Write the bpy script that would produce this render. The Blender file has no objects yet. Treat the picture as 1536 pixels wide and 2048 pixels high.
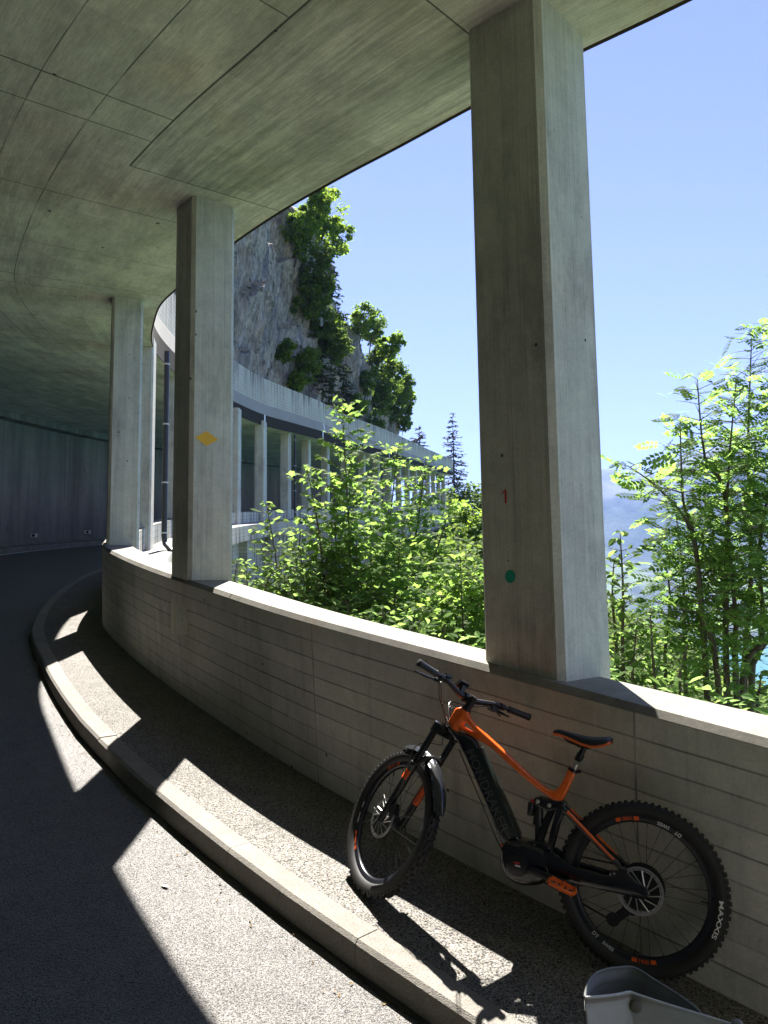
import bpy, bmesh, math, random
import numpy as np
from mathutils import Vector, Matrix

# ------------------------------------------------------------------ camera
scene = bpy.context.scene
COL = scene.collection
FPX, CX, CY = 1538.0, 768.0, 1024.0          # focal length in pixels of the 1536x2048 frame
PITCH, ROLL = math.radians(5.9), math.radians(0.8)
Fw = np.array([0, math.cos(PITCH), math.sin(PITCH)])
U0 = np.array([0, -math.sin(PITCH), math.cos(PITCH)])
R0 = np.array([1.0, 0, 0])
CR = R0 * math.cos(ROLL) - U0 * math.sin(ROLL)
CU = U0 * math.cos(ROLL) + R0 * math.sin(ROLL)
cam = bpy.data.cameras.new("camera")
cam.sensor_fit = 'VERTICAL'; cam.sensor_height = 24.0; cam.lens = FPX / 2048 * 24.0
cam.clip_start = 0.05; cam.clip_end = 60000
camo = bpy.data.objects.new("camera", cam); COL.objects.link(camo)
camo.matrix_world = Matrix([[CR[i], CU[i], -Fw[i], 0] for i in range(3)] + [[0, 0, 0, 1]])
scene.camera = camo

# ------------------------------------------------------------------ world, sun, exposure
SUN_EL, SUN_AZ = math.radians(55.4), math.radians(0.5)    # azimuth from +Y towards +X
world = bpy.data.worlds.new("World"); scene.world = world; world.use_nodes = True
wn = world.node_tree
sky = wn.nodes.new('ShaderNodeTexSky'); sky.sky_type = 'NISHITA'; sky.sun_disc = False
sky.sun_elevation = SUN_EL; sky.sun_rotation = SUN_AZ
sky.altitude = 2500; sky.air_density = 0.9; sky.dust_density = 0.0; sky.ozone_density = 8.0
bg = wn.nodes['Background']; bg.inputs['Strength'].default_value = 0.06
wb = wn.nodes.new('ShaderNodeVectorMath'); wb.operation = 'MULTIPLY'; wb.inputs[1].default_value = (1.48, 0.94, 0.92)   # white balance of the sky
wn.links.new(sky.outputs[0], wb.inputs[0]); wn.links.new(wb.outputs[0], bg.inputs['Color'])
sun = bpy.data.lights.new("sun", 'SUN'); sun.energy = 5.0; sun.angle = math.radians(0.5); sun.color = (1.0, 0.955, 0.89)
suno = bpy.data.objects.new("sun", sun); COL.objects.link(suno)
sd = Vector((math.sin(SUN_AZ) * math.cos(SUN_EL), math.cos(SUN_AZ) * math.cos(SUN_EL), math.sin(SUN_EL)))
suno.rotation_euler = sd.to_track_quat('Z', 'Y').to_euler(); suno.location = (0, 30, 60)
scene.view_settings.view_transform = 'Standard'; scene.view_settings.look = 'None'
scene.view_settings.exposure = 2.42; scene.view_settings.gamma = 1.0
scene.render.engine = 'CYCLES'
cy = scene.cycles
cy.use_denoising = True
cy.max_bounces = 10; cy.diffuse_bounces = 5; cy.glossy_bounces = 3; cy.transmission_bounces = 4
cy.transparent_max_bounces = 6; cy.volume_bounces = 0
cy.caustics_reflective = False; cy.caustics_refractive = False
cy.sample_clamp_indirect = 6.0

# ------------------------------------------------------------------ small helpers
def px_ray(x, y):
    return (x - CX) / FPX * CR - (y - CY) / FPX * CU + Fw
def px_at(x, y, dist):
    """point seen at photo pixel x,y at forward distance dist (metres along +Y)"""
    r = px_ray(x, y); return r * (dist / r[1])

def tag(o, label=None, cat=None, group=None, kind=None):
    if label: o['label'] = label
    if cat: o['category'] = cat
    if group: o['group'] = group
    if kind: o['kind'] = kind
    return o
def link(o, parent=None):
    COL.objects.link(o)
    if parent is not None: o.parent = parent
    return o
def empty(name, loc=(0, 0, 0), parent=None):
    o = bpy.data.objects.new(name, None); o.location = loc; o.empty_display_size = 0.2
    return link(o, parent)
def mesh_obj(name, verts, faces, mat, parent=None, uvs=None, smooth=False, mids=None):
    me = bpy.data.meshes.new(name)
    verts = np.asarray(verts, float)
    me.from_pydata(verts.tolist(), [], faces if isinstance(faces, list) else faces.tolist())
    if uvs is not None:
        ul = me.uv_layers.new(name="UVMap")
        li = np.empty(len(me.loops), np.int32); me.loops.foreach_get('vertex_index', li)
        ul.data.foreach_set('uv', np.asarray(uvs, np.float32)[li].ravel())
    for m in (mat if isinstance(mat, (list, tuple)) else [mat]): me.materials.append(m)
    if mids is not None: me.polygons.foreach_set('material_index', np.asarray(mids, np.int32))
    if smooth: me.polygons.foreach_set('use_smooth', np.ones(len(me.polygons), bool))
    me.update()
    return link(bpy.data.objects.new(name, me), parent)
def bm_obj(name, bm, mat, parent=None, smooth=False):
    bmesh.ops.recalc_face_normals(bm, faces=bm.faces)
    me = bpy.data.meshes.new(name); bm.to_mesh(me); bm.free()
    for m in (mat if isinstance(mat, (list, tuple)) else [mat]): me.materials.append(m)
    if smooth:
        me.polygons.foreach_set('use_smooth', np.ones(len(me.polygons), bool))
    return link(bpy.data.objects.new(name, me), parent)

# ------------------------------------------------------------------ node helpers
class NT:
    def __init__(s, name):
        s.m = bpy.data.materials.new(name); s.m.use_nodes = True
        s.t = s.m.node_tree; s.b = s.t.nodes['Principled BSDF']
    def n(s, typ, **kw):
        nd = s.t.nodes.new(typ)
        for k, v in kw.items(): setattr(nd, k, v)
        return nd
    def put(s, sock, v):
        if isinstance(v, bpy.types.NodeSocket): s.t.links.new(v, sock)
        elif v is not None: sock.default_value = v
    def math(s, op, a, b=None, c=None, clamp=False):
        nd = s.n('ShaderNodeMath', operation=op, use_clamp=clamp)
        s.put(nd.inputs[0], a); s.put(nd.inputs[1], b)
        if c is not None: s.put(nd.inputs[2], c)
        return nd.outputs[0]
    def mapr(s, v, a, b, c=0.0, d=1.0, smooth=True):
        nd = s.n('ShaderNodeMapRange', interpolation_type='SMOOTHSTEP' if smooth else 'LINEAR', clamp=True)
        s.put(nd.inputs[0], v)
        for i, q in enumerate((a, b, c, d)): s.put(nd.inputs[1 + i], q)
        return nd.outputs[0]
    def comb(s, x, y, z=0.0):
        nd = s.n('ShaderNodeCombineXYZ'); s.put(nd.inputs[0], x); s.put(nd.inputs[1], y); s.put(nd.inputs[2], z)
        return nd.outputs[0]
    def sep(s, v):
        nd = s.n('ShaderNodeSeparateXYZ'); s.put(nd.inputs[0], v); return nd.outputs
    def vmul(s, v, t):
        nd = s.n('ShaderNodeVectorMath', operation='MULTIPLY'); s.put(nd.inputs[0], v); nd.inputs[1].default_value = t
        return nd.outputs[0]
    def noise(s, v, scale, detail=4.0, rough=0.55, dist=0.0):
        nd = s.n('ShaderNodeTexNoise'); s.put(nd.inputs['Vector'], v)
        nd.inputs['Scale'].default_value = scale; nd.inputs['Detail'].default_value = detail
        nd.inputs['Roughness'].default_value = rough; nd.inputs['Distortion'].default_value = dist
        return nd.outputs[0]
    def vor(s, v, scale, out=0, feature='F1', rnd=1.0):
        nd = s.n('ShaderNodeTexVoronoi', feature=feature); s.put(nd.inputs['Vector'], v)
        nd.inputs['Scale'].default_value = scale; nd.inputs['Randomness'].default_value = rnd
        return nd.outputs[out]
    def white(s, v):
        nd = s.n('ShaderNodeTexWhiteNoise', noise_dimensions='3D'); s.put(nd.inputs['Vector'], v); return nd.outputs[0]
    def ramp(s, v, stops):
        nd = s.n('ShaderNodeValToRGB'); s.put(nd.inputs[0], v); e = nd.color_ramp.elements
        while len(e) < len(stops): e.new(0.5)
        for el, (p, c) in zip(e, stops): el.position = p; el.color = (*c, 1)
        return nd.outputs[0]
    def mix(s, f, a, b, mode='MIX'):
        nd = s.n('ShaderNodeMix', data_type='RGBA', blend_type=mode)
        s.put(nd.inputs[0], f)
        for sock, v in ((nd.inputs[6], a), (nd.inputs[7], b)):
            if isinstance(v, tuple): v = (*v, 1) if len(v) == 3 else v
            s.put(sock, v)
        return nd.outputs[2]
    def mulv(s, col, val):
        """colour times scalar"""
        nd = s.n('ShaderNodeVectorMath', operation='SCALE'); s.put(nd.inputs[0], col); s.put(nd.inputs[3], val)
        return nd.outputs[0]
    def bump(s, h, strength=0.3, dist=0.01, normal=None):
        nd = s.n('ShaderNodeBump'); s.put(nd.inputs['Height'], h)
        nd.inputs['Strength'].default_value = strength; nd.inputs['Distance'].default_value = dist
        if normal is not None: s.put(nd.inputs['Normal'], normal)
        return nd.outputs[0]
    def uv(s): return s.n('ShaderNodeTexCoord').outputs['UV']
    def obj(s): return s.n('ShaderNodeTexCoord').outputs['Object']
    def out(s, col=None, rough=None, nrm=None, metal=None, spec=None, coat=None):
        b = s.b.inputs
        if isinstance(col, tuple): col = (*col, 1) if len(col) == 3 else col
        s.put(b['Base Color'], col); s.put(b['Roughness'], rough)
        if nrm is not None: s.put(b['Normal'], nrm)
        if metal is not None: s.put(b['Metallic'], metal)
        if spec is not None: s.put(b['Specular IOR Level'], spec)
        if coat is not None: s.put(b['Coat Weight'], coat); b['Coat Roughness'].default_value = 0.08
        return s.m

def pulse(n, x, width):
    """1 within width of x == 0"""
    return n.mapr(n.math('ABSOLUTE', x), width * 0.35, width, 1.0, 0.0)
def grid_line(n, x, period, width, off=0.0):
    f = n.math('FRACT', n.math('DIVIDE', n.math('SUBTRACT', x, off), period))
    dd = n.math('MULTIPLY', n.math('SUBTRACT', 0.5, n.math('ABSOLUTE', n.math('SUBTRACT', f, 0.5))), period)
    return n.mapr(dd, width * 0.3, width, 1.0, 0.0)

def concrete(name, base, kind):
    n = NT(name); uv = n.uv(); u, v, _ = n.sep(uv); ob = n.obj()
    wob = n.math('MULTIPLY', n.math('SUBTRACT', n.noise(uv, 1.3, 3), 0.5), 0.012)
    uw, vw = n.math('ADD', u, wob), n.math('ADD', v, wob)
    lines = None; grain = None; tint = None
    big = n.noise(uv, 0.55, 5, 0.6)
    mid = n.noise(uv, 4.0, 6, 0.65)
    fine = n.noise(uv, 60.0, 3, 0.6)
    if kind == 'wall':                                # horizontal boards 0.125 m, formwork panels 2.38 m
        bw = 0.1263
        row = n.math('FLOOR', n.math('DIVIDE', vw, bw)); colm = n.math('FLOOR', n.math('DIVIDE', n.math('SUBTRACT', uw, 9.17), 2.38))
        rnd = n.white(n.comb(row, colm, 1.0)); rnd2 = n.white(n.comb(row, 3.3, 9.0))
        lh = n.math('MULTIPLY', grid_line(n, vw, bw, 0.0075), n.math('ADD', 0.45, n.math('MULTIPLY', rnd2, 0.55)))
        lh = n.math('MULTIPLY', lh, n.mapr(n.noise(n.vmul(uv, (1.2, 9.0, 1)), 1.0, 3), 0.3, 0.6, 0.35, 1.0))
        lv = n.math('MULTIPLY', grid_line(n, uw, 2.38, 0.007, 9.17), n.mapr(n.noise(uv, 3.0, 2), 0.3, 0.62, 0.25, 1.0))
        lines = n.math('MAXIMUM', lh, lv)
        tint = n.math('ADD', 0.9, n.math('MULTIPLY', rnd, 0.2))
        grain = n.noise(n.vmul(uv, (55.0, 3.0, 1.0)), 1.0, 4, 0.6)
        gs, ps = 0.18, 9.0
    elif kind == 'column':
        grain = n.noise(n.vmul(uv, (70.0, 1.0, 1.0)), 1.0, 5, 0.65)
        rnd = n.white(n.comb(n.math('FLOOR', n.math('DIVIDE', u, 0.11)), 2.0, 5.0))
        tint = n.math('ADD', 0.93, n.math('MULTIPLY', rnd, 0.14))
        lines = n.math('MULTIPLY', grid_line(n, uw, 0.11, 0.003), 0.35)
        gs, ps = 0.5, 8.0
    elif kind == 'ceiling':
        inner = n.math('LESS_THAN', vw, -0.75)
        for s0, w, cut in ((10.12, 1, 0), (10.8, .8, 1), (12.38, 1, 1), (12.83, 1, 1), (14.45, 1, 0), (16.1, .8, 0), (17.6, 1, 0), (18.02, 1, 0), (19.9, .8, 0), (22.0, 1, 0), (22.4, 1, 0)):
            q = n.math('MULTIPLY', pulse(n, n.math('SUBTRACT', uw, s0), 0.009), w)
            if cut: q = n.math('MULTIPLY', q, inner)
            lines = q if lines is None else n.math('MAXIMUM', lines, q)
        far = n.math('MULTIPLY', grid_line(n, uw, 2.12, 0.012, 24.1), n.math('GREATER_THAN', u, 23.0))
        near = n.math('MULTIPLY', grid_line(n, uw, 1.7, 0.012, 8.2), n.math('LESS_THAN', u, 9.4))
        lines = n.math('MAXIMUM', lines, n.math('MAXIMUM', far, near))
        # panel of rough boards between the columns along the eaves
        pan = n.math('MULTIPLY', n.math('GREATER_THAN', uw, 10.12), n.math('LESS_THAN', uw, 13.4))
        pan = n.math('MULTIPLY', pan, n.math('GREATER_THAN', vw, -0.76))
        pan2 = n.math('MULTIPLY', n.math('GREATER_THAN', uw, 18.02), n.math('GREATER_THAN', vw, -0.76))
        edge = n.math('MULTIPLY', pulse(n, n.math('ADD', vw, 0.76), 0.012), n.math('MULTIPLY', n.math('GREATER_THAN', u, 10.12), n.math('LESS_THAN', u, 13.4)))
        edge2 = n.math('MULTIPLY', pulse(n, n.math('SUBTRACT', uw, 13.4), 0.011), n.math('GREATER_THAN', v, -0.76))
        lon = n.math('MULTIPLY', grid_line(n, vw, 0.455, 0.007, -1.28), n.math('LESS_THAN', v, -0.95))
        lon = n.math('MULTIPLY', lon, n.mapr(n.noise(uv, 2.0, 2), 0.3, 0.6, 0.3, 1.0))
        lines = n.math('MAXIMUM', n.math('MAXIMUM', lines, lon), n.math('MAXIMUM', edge, edge2))
        streak = n.noise(n.vmul(uv, (0.7, 19.0, 1.0)), 1.0, 9, 0.74)
        blot = n.noise(n.vmul(uv, (1.0, 2.6, 1.0)), 1.1, 8, 0.72)
        grain = n.noise(n.vmul(uv, (5.0, 70.0, 1.0)), 1.0, 5, 0.7)
        pcell = n.white(n.comb(n.math('FLOOR', n.math('DIVIDE', v, 0.455)), n.math('FLOOR', n.math('DIVIDE', u, 1.65)), 2.0))
        brow = n.white(n.comb(n.math('FLOOR', n.math('DIVIDE', vw, 0.118)), n.math('FLOOR', n.math('DIVIDE', u, 3.3)), 7.0))
        tint = n.math('ADD', 0.88, n.math('MULTIPLY', pcell, 0.18))
        board = n.math('MULTIPLY', n.math('ADD', 0.80, n.math('MULTIPLY', brow, 0.22)), n.mapr(streak, 0.34, 0.64, 0.72, 1.10))
        psel = n.math('ADD', n.math('MULTIPLY', pan, 0.95), n.math('MULTIPLY', n.math('SUBTRACT', 1.0, pan), n.mapr(n.noise(uv, 0.4, 3), 0.42, 0.62, 0.12, 0.75)))
        tint = n.math('MULTIPLY', tint, n.math('ADD', 1.0, n.math('MULTIPLY', n.math('SUBTRACT', board, 1.0), psel)))
        tint = n.math('MULTIPLY', tint, n.mapr(blot, 0.36, 0.62, 0.80, 1.08))
        gs, ps = 0.75, 5.0
    elif kind == 'outer':                              # weathered outer faces with formwork grid
        lines = n.math('MAXIMUM', n.math('MULTIPLY', grid_line(n, vw, 0.13, 0.009), 0.8), n.math('MULTIPLY', grid_line(n, uw, 2.1, 0.014), 0.8))
        drip = n.noise(n.vmul(uv, (4.0, 0.35, 1.0)), 1.0, 5, 0.6)
        topd = n.mapr(v, 0.35, 1.25, 0.0, 1.0)
        tint = n.math('SUBTRACT', 1.0, n.math('MULTIPLY', n.mapr(drip, 0.42, 0.66), n.math('ADD', 0.3, n.math('MULTIPLY', topd, 0.5))))
        grain = n.noise(n.vmul(uv, (3.0, 30.0, 1.0)), 1.0, 4); gs, ps = 0.2, 4.0
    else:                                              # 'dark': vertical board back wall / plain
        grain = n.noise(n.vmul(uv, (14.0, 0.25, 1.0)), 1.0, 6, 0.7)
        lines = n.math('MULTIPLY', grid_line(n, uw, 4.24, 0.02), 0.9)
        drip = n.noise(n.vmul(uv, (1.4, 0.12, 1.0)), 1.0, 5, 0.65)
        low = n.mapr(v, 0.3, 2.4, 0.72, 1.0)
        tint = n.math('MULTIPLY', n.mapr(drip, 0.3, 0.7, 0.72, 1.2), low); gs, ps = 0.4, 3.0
    val = n.math('ADD', 0.55, n.math('MULTIPLY', big, 0.62))
    val = n.math('ADD', val, n.math('MULTIPLY', n.math('SUBTRACT', mid, 0.5), {'column': 0.5, 'wall': 0.42}.get(kind, 0.36)))
    val = n.math('ADD', val, n.math('MULTIPLY', n.math('SUBTRACT', grain, 0.5), gs))
    val = n.math('ADD', val, n.math('MULTIPLY', n.math('SUBTRACT', fine, 0.5), 0.36))
    val = n.math('ADD', val, n.math('MULTIPLY', n.math('SUBTRACT', n.noise(uv, 14.0, 5, 0.7), 0.5), 0.30))
    if kind in ('column', 'wall'):
        stain = n.noise(n.vmul(uv, (2.6, 0.8, 1.0)), 1.0, 7, 0.68, 0.4)
        val = n.math('MULTIPLY', val, n.mapr(stain, 0.48, 0.64, 1.0, 0.76 if kind == 'column' else 0.85))
        runs = n.noise(n.vmul(uv, (9.0, 0.45, 1.0)), 1.0, 5, 0.65)
        val = n.math('MULTIPLY', val, n.mapr(runs, 0.55, 0.7, 1.0, 0.82))
    if tint is not None: val = n.math('MULTIPLY', val, tint)
    # air holes
    cell = n.vor(uv, ps, 1); cd = n.vor(uv, ps, 0)
    cr, cg, _b = n.sep(cell)
    rad = n.math('MULTIPLY', n.math('MAXIMUM', n.math('SUBTRACT', cr, 0.62), 0.0), 0.32)
    pit = n.math('MULTIPLY', n.mapr(n.math('SUBTRACT', cd, rad), -0.02, 0.015, 1.0, 0.0), n.math('GREATER_THAN', cr, 0.64))
    c1 = n.mix(n.mapr(big, 0.35, 0.7), base, tuple(q * k for q, k in zip(base, (0.93, 0.97, 0.90))))
    c2 = n.mix(n.mapr(n.noise(uv, 0.9, 4), 0.52, 0.75, 0.0, 0.6), c1, tuple(q * k for q, k in zip(base, (1.07, 0.94, 0.80))))
    col = n.mulv(c2, val)
    col = n.mulv(col, n.math('SUBTRACT', 1.0, n.math('MULTIPLY', lines, {'ceiling': 0.78, 'wall': 0.64}.get(kind, 0.6))))
    col = n.mulv(col, n.math('SUBTRACT', 1.0, n.math('MULTIPLY', pit, 0.8)))
    h = n.math('SUBTRACT', n.math('MULTIPLY', grain, 0.25), n.math('MULTIPLY', lines, 0.8))
    h = n.math('SUBTRACT', h, n.math('MULTIPLY', pit, 1.2))
    h = n.math('ADD', h, n.math('MULTIPLY', fine, 0.25))
    return n.out(col, 0.82, n.bump(h, 0.55, 0.006), spec=0.25)

def plain(name, col, rough=0.5, metal=0.0, spec=0.5, coat=0.0, var=0.12, sc=25.0, bump=0.0):
    n = NT(name); ob = n.obj(); a = n.noise(ob, sc, 4, 0.6); b2 = n.noise(ob, sc * 0.12, 3)
    f = n.math('ADD', 1.0 - var, n.math('MULTIPLY', n.math('ADD', a, b2), var))
    c = n.mulv(n.mix(0.0, col, col), f)
    r = n.math('ADD', rough - 0.06, n.math('MULTIPLY', a, 0.12), clamp=True)
    nr = n.bump(a, bump, 0.002) if bump else None
    return n.out(c, r, nr, metal, spec, coat)

def aggregate(name, base, scale, contrast, holes, rough=0.75, spec=0.3):
    n = NT(name); ob = n.obj()
    cell = n.vor(ob, scale, 1); dist = n.vor(ob, scale, 0)
    big = n.noise(ob, 0.8, 4); mid = n.noise(ob, 6.0, 4, 0.6); gr = n.noise(ob, scale * 0.8, 2, 0.6)
    r, g, b = n.sep(cell)
    v = n.math('ADD', 1.0 - contrast * 0.5, n.math('MULTIPLY', r, contrast))
    v = n.math('MULTIPLY', v, n.math('ADD', 0.75, n.math('MULTIPLY', big, 0.5)))
    blot = n.noise(ob, 2.3, 6, 0.7, 0.6)
    v = n.math('MULTIPLY', v, n.mapr(blot, 0.54, 0.70, 1.0, 0.86))
    ck = n.vor(n.vmul(ob, (1, 1, 0.2)), 0.55, 0, 'DISTANCE_TO_EDGE')
    ckm = n.math('MULTIPLY', n.mapr(n.math('ADD', ck, n.math('MULTIPLY', n.math('SUBTRACT', n.noise(ob, 5.0, 5, 0.7), 0.5), 0.10)), 0.0, 0.006, 1.0, 0.0), n.mapr(n.noise(ob, 0.7, 2), 0.5, 0.56))
    v = n.math('MULTIPLY', v, n.math('SUBTRACT', 1.0, n.math('MULTIPLY', ckm, 0.5 if rough < .5 else 0.0)))
    v = n.math('MULTIPLY', v, n.math('ADD', 0.72, n.math('MULTIPLY', mid, 0.56)))
    hole = n.mapr(gr, 0.36 + holes * 0.10, 0.43 + holes * 0.10, 1.0, 0.0)
    v = n.math('MULTIPLY', v, n.math('SUBTRACT', 1.0, n.math('MULTIPLY', hole, 0.82)))
    c = n.mix(g, base, tuple(q * k for q, k in zip(base, (1.06, 0.98, 0.86))))
    h = n.math('SUBTRACT', n.math('SUBTRACT', 1.0, dist), n.math('MULTIPLY', hole, 1.0))
    return n.out(n.mulv(c, v), rough, n.bump(h, 0.75, 0.005), spec=spec)

def leaf_mat(name, col, trans, var=0.3, rough=0.7, tw=0.6):
    n = NT(name)
    g = n.n('ShaderNodeNewGeometry')
    rnd = g.outputs['Random Per Island']
    ob = n.obj(); big = n.noise(ob, 1.1, 2)
    f = n.math('MULTIPLY', n.math('ADD', 1.0 - var, n.math('MULTIPLY', rnd, 2 * var)), n.math('ADD', 0.75, n.math('MULTIPLY', big, 0.5)))
    hue = n.mix(rnd, col, tuple(q * k for q, k in zip(col, (1.15, 1.0, 0.8))))
    n.out(n.mulv(hue, f), rough, spec=0.10)
    tr = n.n('ShaderNodeBsdfTranslucent')
    n.put(tr.inputs[0], n.mulv(n.mix(rnd, trans, tuple(q * k for q, k in zip(trans, (1.15, 1.0, 0.8)))), f))
    ms = n.n('ShaderNodeMixShader'); ms.inputs[0].default_value = tw
    n.t.links.new(n.b.outputs[0], ms.inputs[1]); n.t.links.new(tr.outputs[0], ms.inputs[2])
    n.t.links.new(ms.outputs[0], n.t.nodes['Material Output'].inputs['Surface'])
    return n.m

CONC = (0.30, 0.285, 0.24)
M = {}
M['wall'] = concrete('parapet board concrete', (0.60, 0.575, 0.53), 'wall')
M['column'] = concrete('column concrete', (0.62, 0.60, 0.54), 'column')
M['ceiling'] = concrete('soffit concrete', (0.85, 0.825, 0.75), 'ceiling')
M['outer'] = concrete('outer formwork concrete', (0.60, 0.56, 0.48), 'outer')
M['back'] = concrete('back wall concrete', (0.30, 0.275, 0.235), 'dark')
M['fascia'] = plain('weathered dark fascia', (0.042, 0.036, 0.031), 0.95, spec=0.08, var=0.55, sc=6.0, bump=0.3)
M['ledge'] = plain('grey eaves ledge', (0.31, 0.29, 0.255), 0.8, spec=0.15, var=0.3, sc=5.0)
M['joint'] = plain('white joint cover', (0.8, 0.8, 0.8), 0.5)
M['cope'] = concrete('parapet top concrete', (0.27, 0.25, 0.22), 'plain')
M['road'] = aggregate('asphalt road', (0.118, 0.116, 0.115), 170.0, 0.85, 0.2, 0.5, 0.4)
M['pave'] = aggregate('coarse pavement', (0.175, 0.17, 0.162), 125.0, 0.85, 0.42, 0.85)
M['kerb'] = aggregate('granite kerb', (0.215, 0.206, 0.19), 260.0, 0.45, -0.6, 0.8)
M['paintw'] = plain('white road paint', (0.85, 0.85, 0.82), 0.7, var=0.2, sc=12)
M['black_pipe'] = plain('black drain pipe', (0.02, 0.021, 0.024), 0.45)
M['galv'] = plain('galvanised steel', (0.58, 0.58, 0.56), 0.75, metal=0.15, var=0.42, sc=22.0, bump=0.08)
M['boltm'] = plain('weathered bolt', (0.20, 0.185, 0.16), 0.7, metal=0.2, var=0.3)
M['beam'] = concrete('streaked shade-darkened beam concrete', (0.27, 0.27, 0.255), 'outer')  # drip streaks, plus shade on the beam top put into a darker base
M['bark'] = plain('sapling bark', (0.085, 0.075, 0.055), 0.9, var=0.4, sc=30, bump=0.4)
M['bark_d'] = plain('dark bark', (0.05, 0.042, 0.034), 0.9, var=0.4, sc=12, bump=0.4)
M['leaf_maple'] = leaf_mat('maple leaf', (0.07, 0.14, 0.035), (0.22, 0.38, 0.085), tw=0.6)
M['leaf_ash'] = leaf_mat('ash leaf', (0.08, 0.155, 0.04), (0.21, 0.37, 0.09), tw=0.66)
M['leaf_shrub'] = leaf_mat('shrub leaf', (0.065, 0.125, 0.04), (0.19, 0.32, 0.09))
M['leaf_mid'] = leaf_mat('broadleaf tree leaf', (0.065, 0.115, 0.028), (0.16, 0.26, 0.05), tw=0.4)
M['leaf_lime'] = leaf_mat('lime green tree leaf', (0.09, 0.17, 0.03), (0.24, 0.38, 0.05), tw=0.5)
M['leaf_dark'] = leaf_mat('conifer needles', (0.036, 0.058, 0.026), (0.05, 0.08, 0.025), tw=0.2)
M['leaf_brown'] = leaf_mat('browned conifer needles', (0.06, 0.055, 0.035), (0.05, 0.045, 0.02), tw=0.2)
M['leaf_grass'] = leaf_mat('undergrowth leaf', (0.08, 0.155, 0.04), (0.24, 0.41, 0.12), tw=0.62)

# ------------------------------------------------------------------ the bend: plan curve of the parapet's road face
K = 1.053
CP = np.array([[6.5,-3.2,-2.55],[4.6,-0.2,-2.25],[2.9,1.75,-1.98],[1.45,3.28,-1.69],[.818,3.869,-1.545],[.253,4.42,-1.42],[-.24,4.98,-1.305],[-.645,5.43,-1.21],[-1.326,6.321,-1.033],[-1.949,7.218,-.886],[-2.527,8.12,-.748],[-3.10,9.1,-.60],[-3.88,10.6,-.37],[-4.84,14.2,.16],[-5.28,18.2,.72],[-5.5,22.2,1.22],[-5.5,26.2,1.69],[-5.23,30.4,2.15],[-4.67,34.9,2.69],[-4.1,39.2,3.19],[-3.43,43.,3.58],[-.5,55.5,5.03],[3.2,73,6.98],[7.41,92.7,9.3],[9.5,100.5,10.2]]) * K
def sample_curve(C, ds=0.1, sm=12):
    P = []; n = len(C)
    for i in range(n - 1):
        p0, p1, p2, p3 = C[max(i-1, 0)], C[i], C[i+1], C[min(i+2, n-1)]
        t0 = 0; t1 = t0 + (math.sqrt(np.linalg.norm(p1-p0)) if i else 1e-3)
        t2 = t1 + math.sqrt(np.linalg.norm(p2-p1)); t3 = t2 + (math.sqrt(np.linalg.norm(p3-p2)) if i < n-2 else 1e-3)
        for t in np.linspace(t1, t2, 40, endpoint=False):
            a1 = (t1-t)/(t1-t0)*p0+(t-t0)/(t1-t0)*p1; a2 = (t2-t)/(t2-t1)*p1+(t-t1)/(t2-t1)*p2; a3 = (t3-t)/(t3-t2)*p2+(t-t2)/(t3-t2)*p3
            b1 = (t2-t)/(t2-t0)*a1+(t-t0)/(t2-t0)*a2; b2 = (t3-t)/(t3-t1)*a2+(t-t1)/(t3-t1)*a3
            P.append((t2-t)/(t2-t1)*b1+(t-t1)/(t2-t1)*b2)
    P.append(C[-1]); P = np.array(P)
    dd = np.r_[0, np.cumsum(np.linalg.norm(np.diff(P[:, :2], axis=0), axis=1))]
    S = np.arange(0, dd[-1], ds); Qs = np.stack([np.interp(S, dd, P[:, k]) for k in range(3)], 1)
    k = np.hanning(sm*2+1); k /= k.sum()
    e0 = Qs[0]-(Qs[1]-Qs[0])*np.arange(sm, 0, -1)[:, None]; e1 = Qs[-1]+(Qs[-1]-Qs[-2])*np.arange(1, sm+1)[:, None]
    QQ = np.vstack([e0, Qs, e1]); Qs = np.stack([np.convolve(QQ[:, j], k, 'valid') for j in range(3)], 1)
    dd = np.r_[0, np.cumsum(np.linalg.norm(np.diff(Qs[:, :2], axis=0), axis=1))]
    return dd, Qs
D, Q = sample_curve(CP)
ext = 90                                              # straight run behind the camera
step = (Q[1] - Q[0]) / (D[1] - D[0])
stepe = (Q[-1] - Q[-2]) / (D[-1] - D[-2]); tl = np.arange(1, 251) * 0.1
D0 = D[-1]
D = np.r_[D, D0 + tl]; Q = np.vstack([Q, Q[-1] + stepe * tl[:, None]])
D = np.r_[np.arange(-ext, 0) * 0.1, D]; Q = np.vstack([Q[0] + step * (np.arange(-ext, 0) * 0.1)[:, None], Q])
TT = np.gradient(Q[:, :2], D, axis=0); TT /= np.linalg.norm(TT, axis=1)[:, None]
NN = np.stack([TT[:, 1], -TT[:, 0]], 1)               # outwards, away from the road
S0, S1 = D[0], 106.0
def zc(s): return np.interp(s, D, Q[:, 2])
def at(s, o, h):
    s = np.asarray(s, float); o = np.broadcast_to(np.asarray(o, float), s.shape); h = np.broadcast_to(np.asarray(h, float), s.shape)
    nx, ny = np.interp(s, D, NN[:, 0]), np.interp(s, D, NN[:, 1]); l = np.hypot(nx, ny)
    return np.stack([np.interp(s, D, Q[:, 0]) + nx/l*o, np.interp(s, D, Q[:, 1]) + ny/l*o, zc(s) + h], -1)
def tang(s):
    t = np.array([np.interp(s, D, TT[:, 0]), np.interp(s, D, TT[:, 1])]); return t / np.linalg.norm(t)
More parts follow.
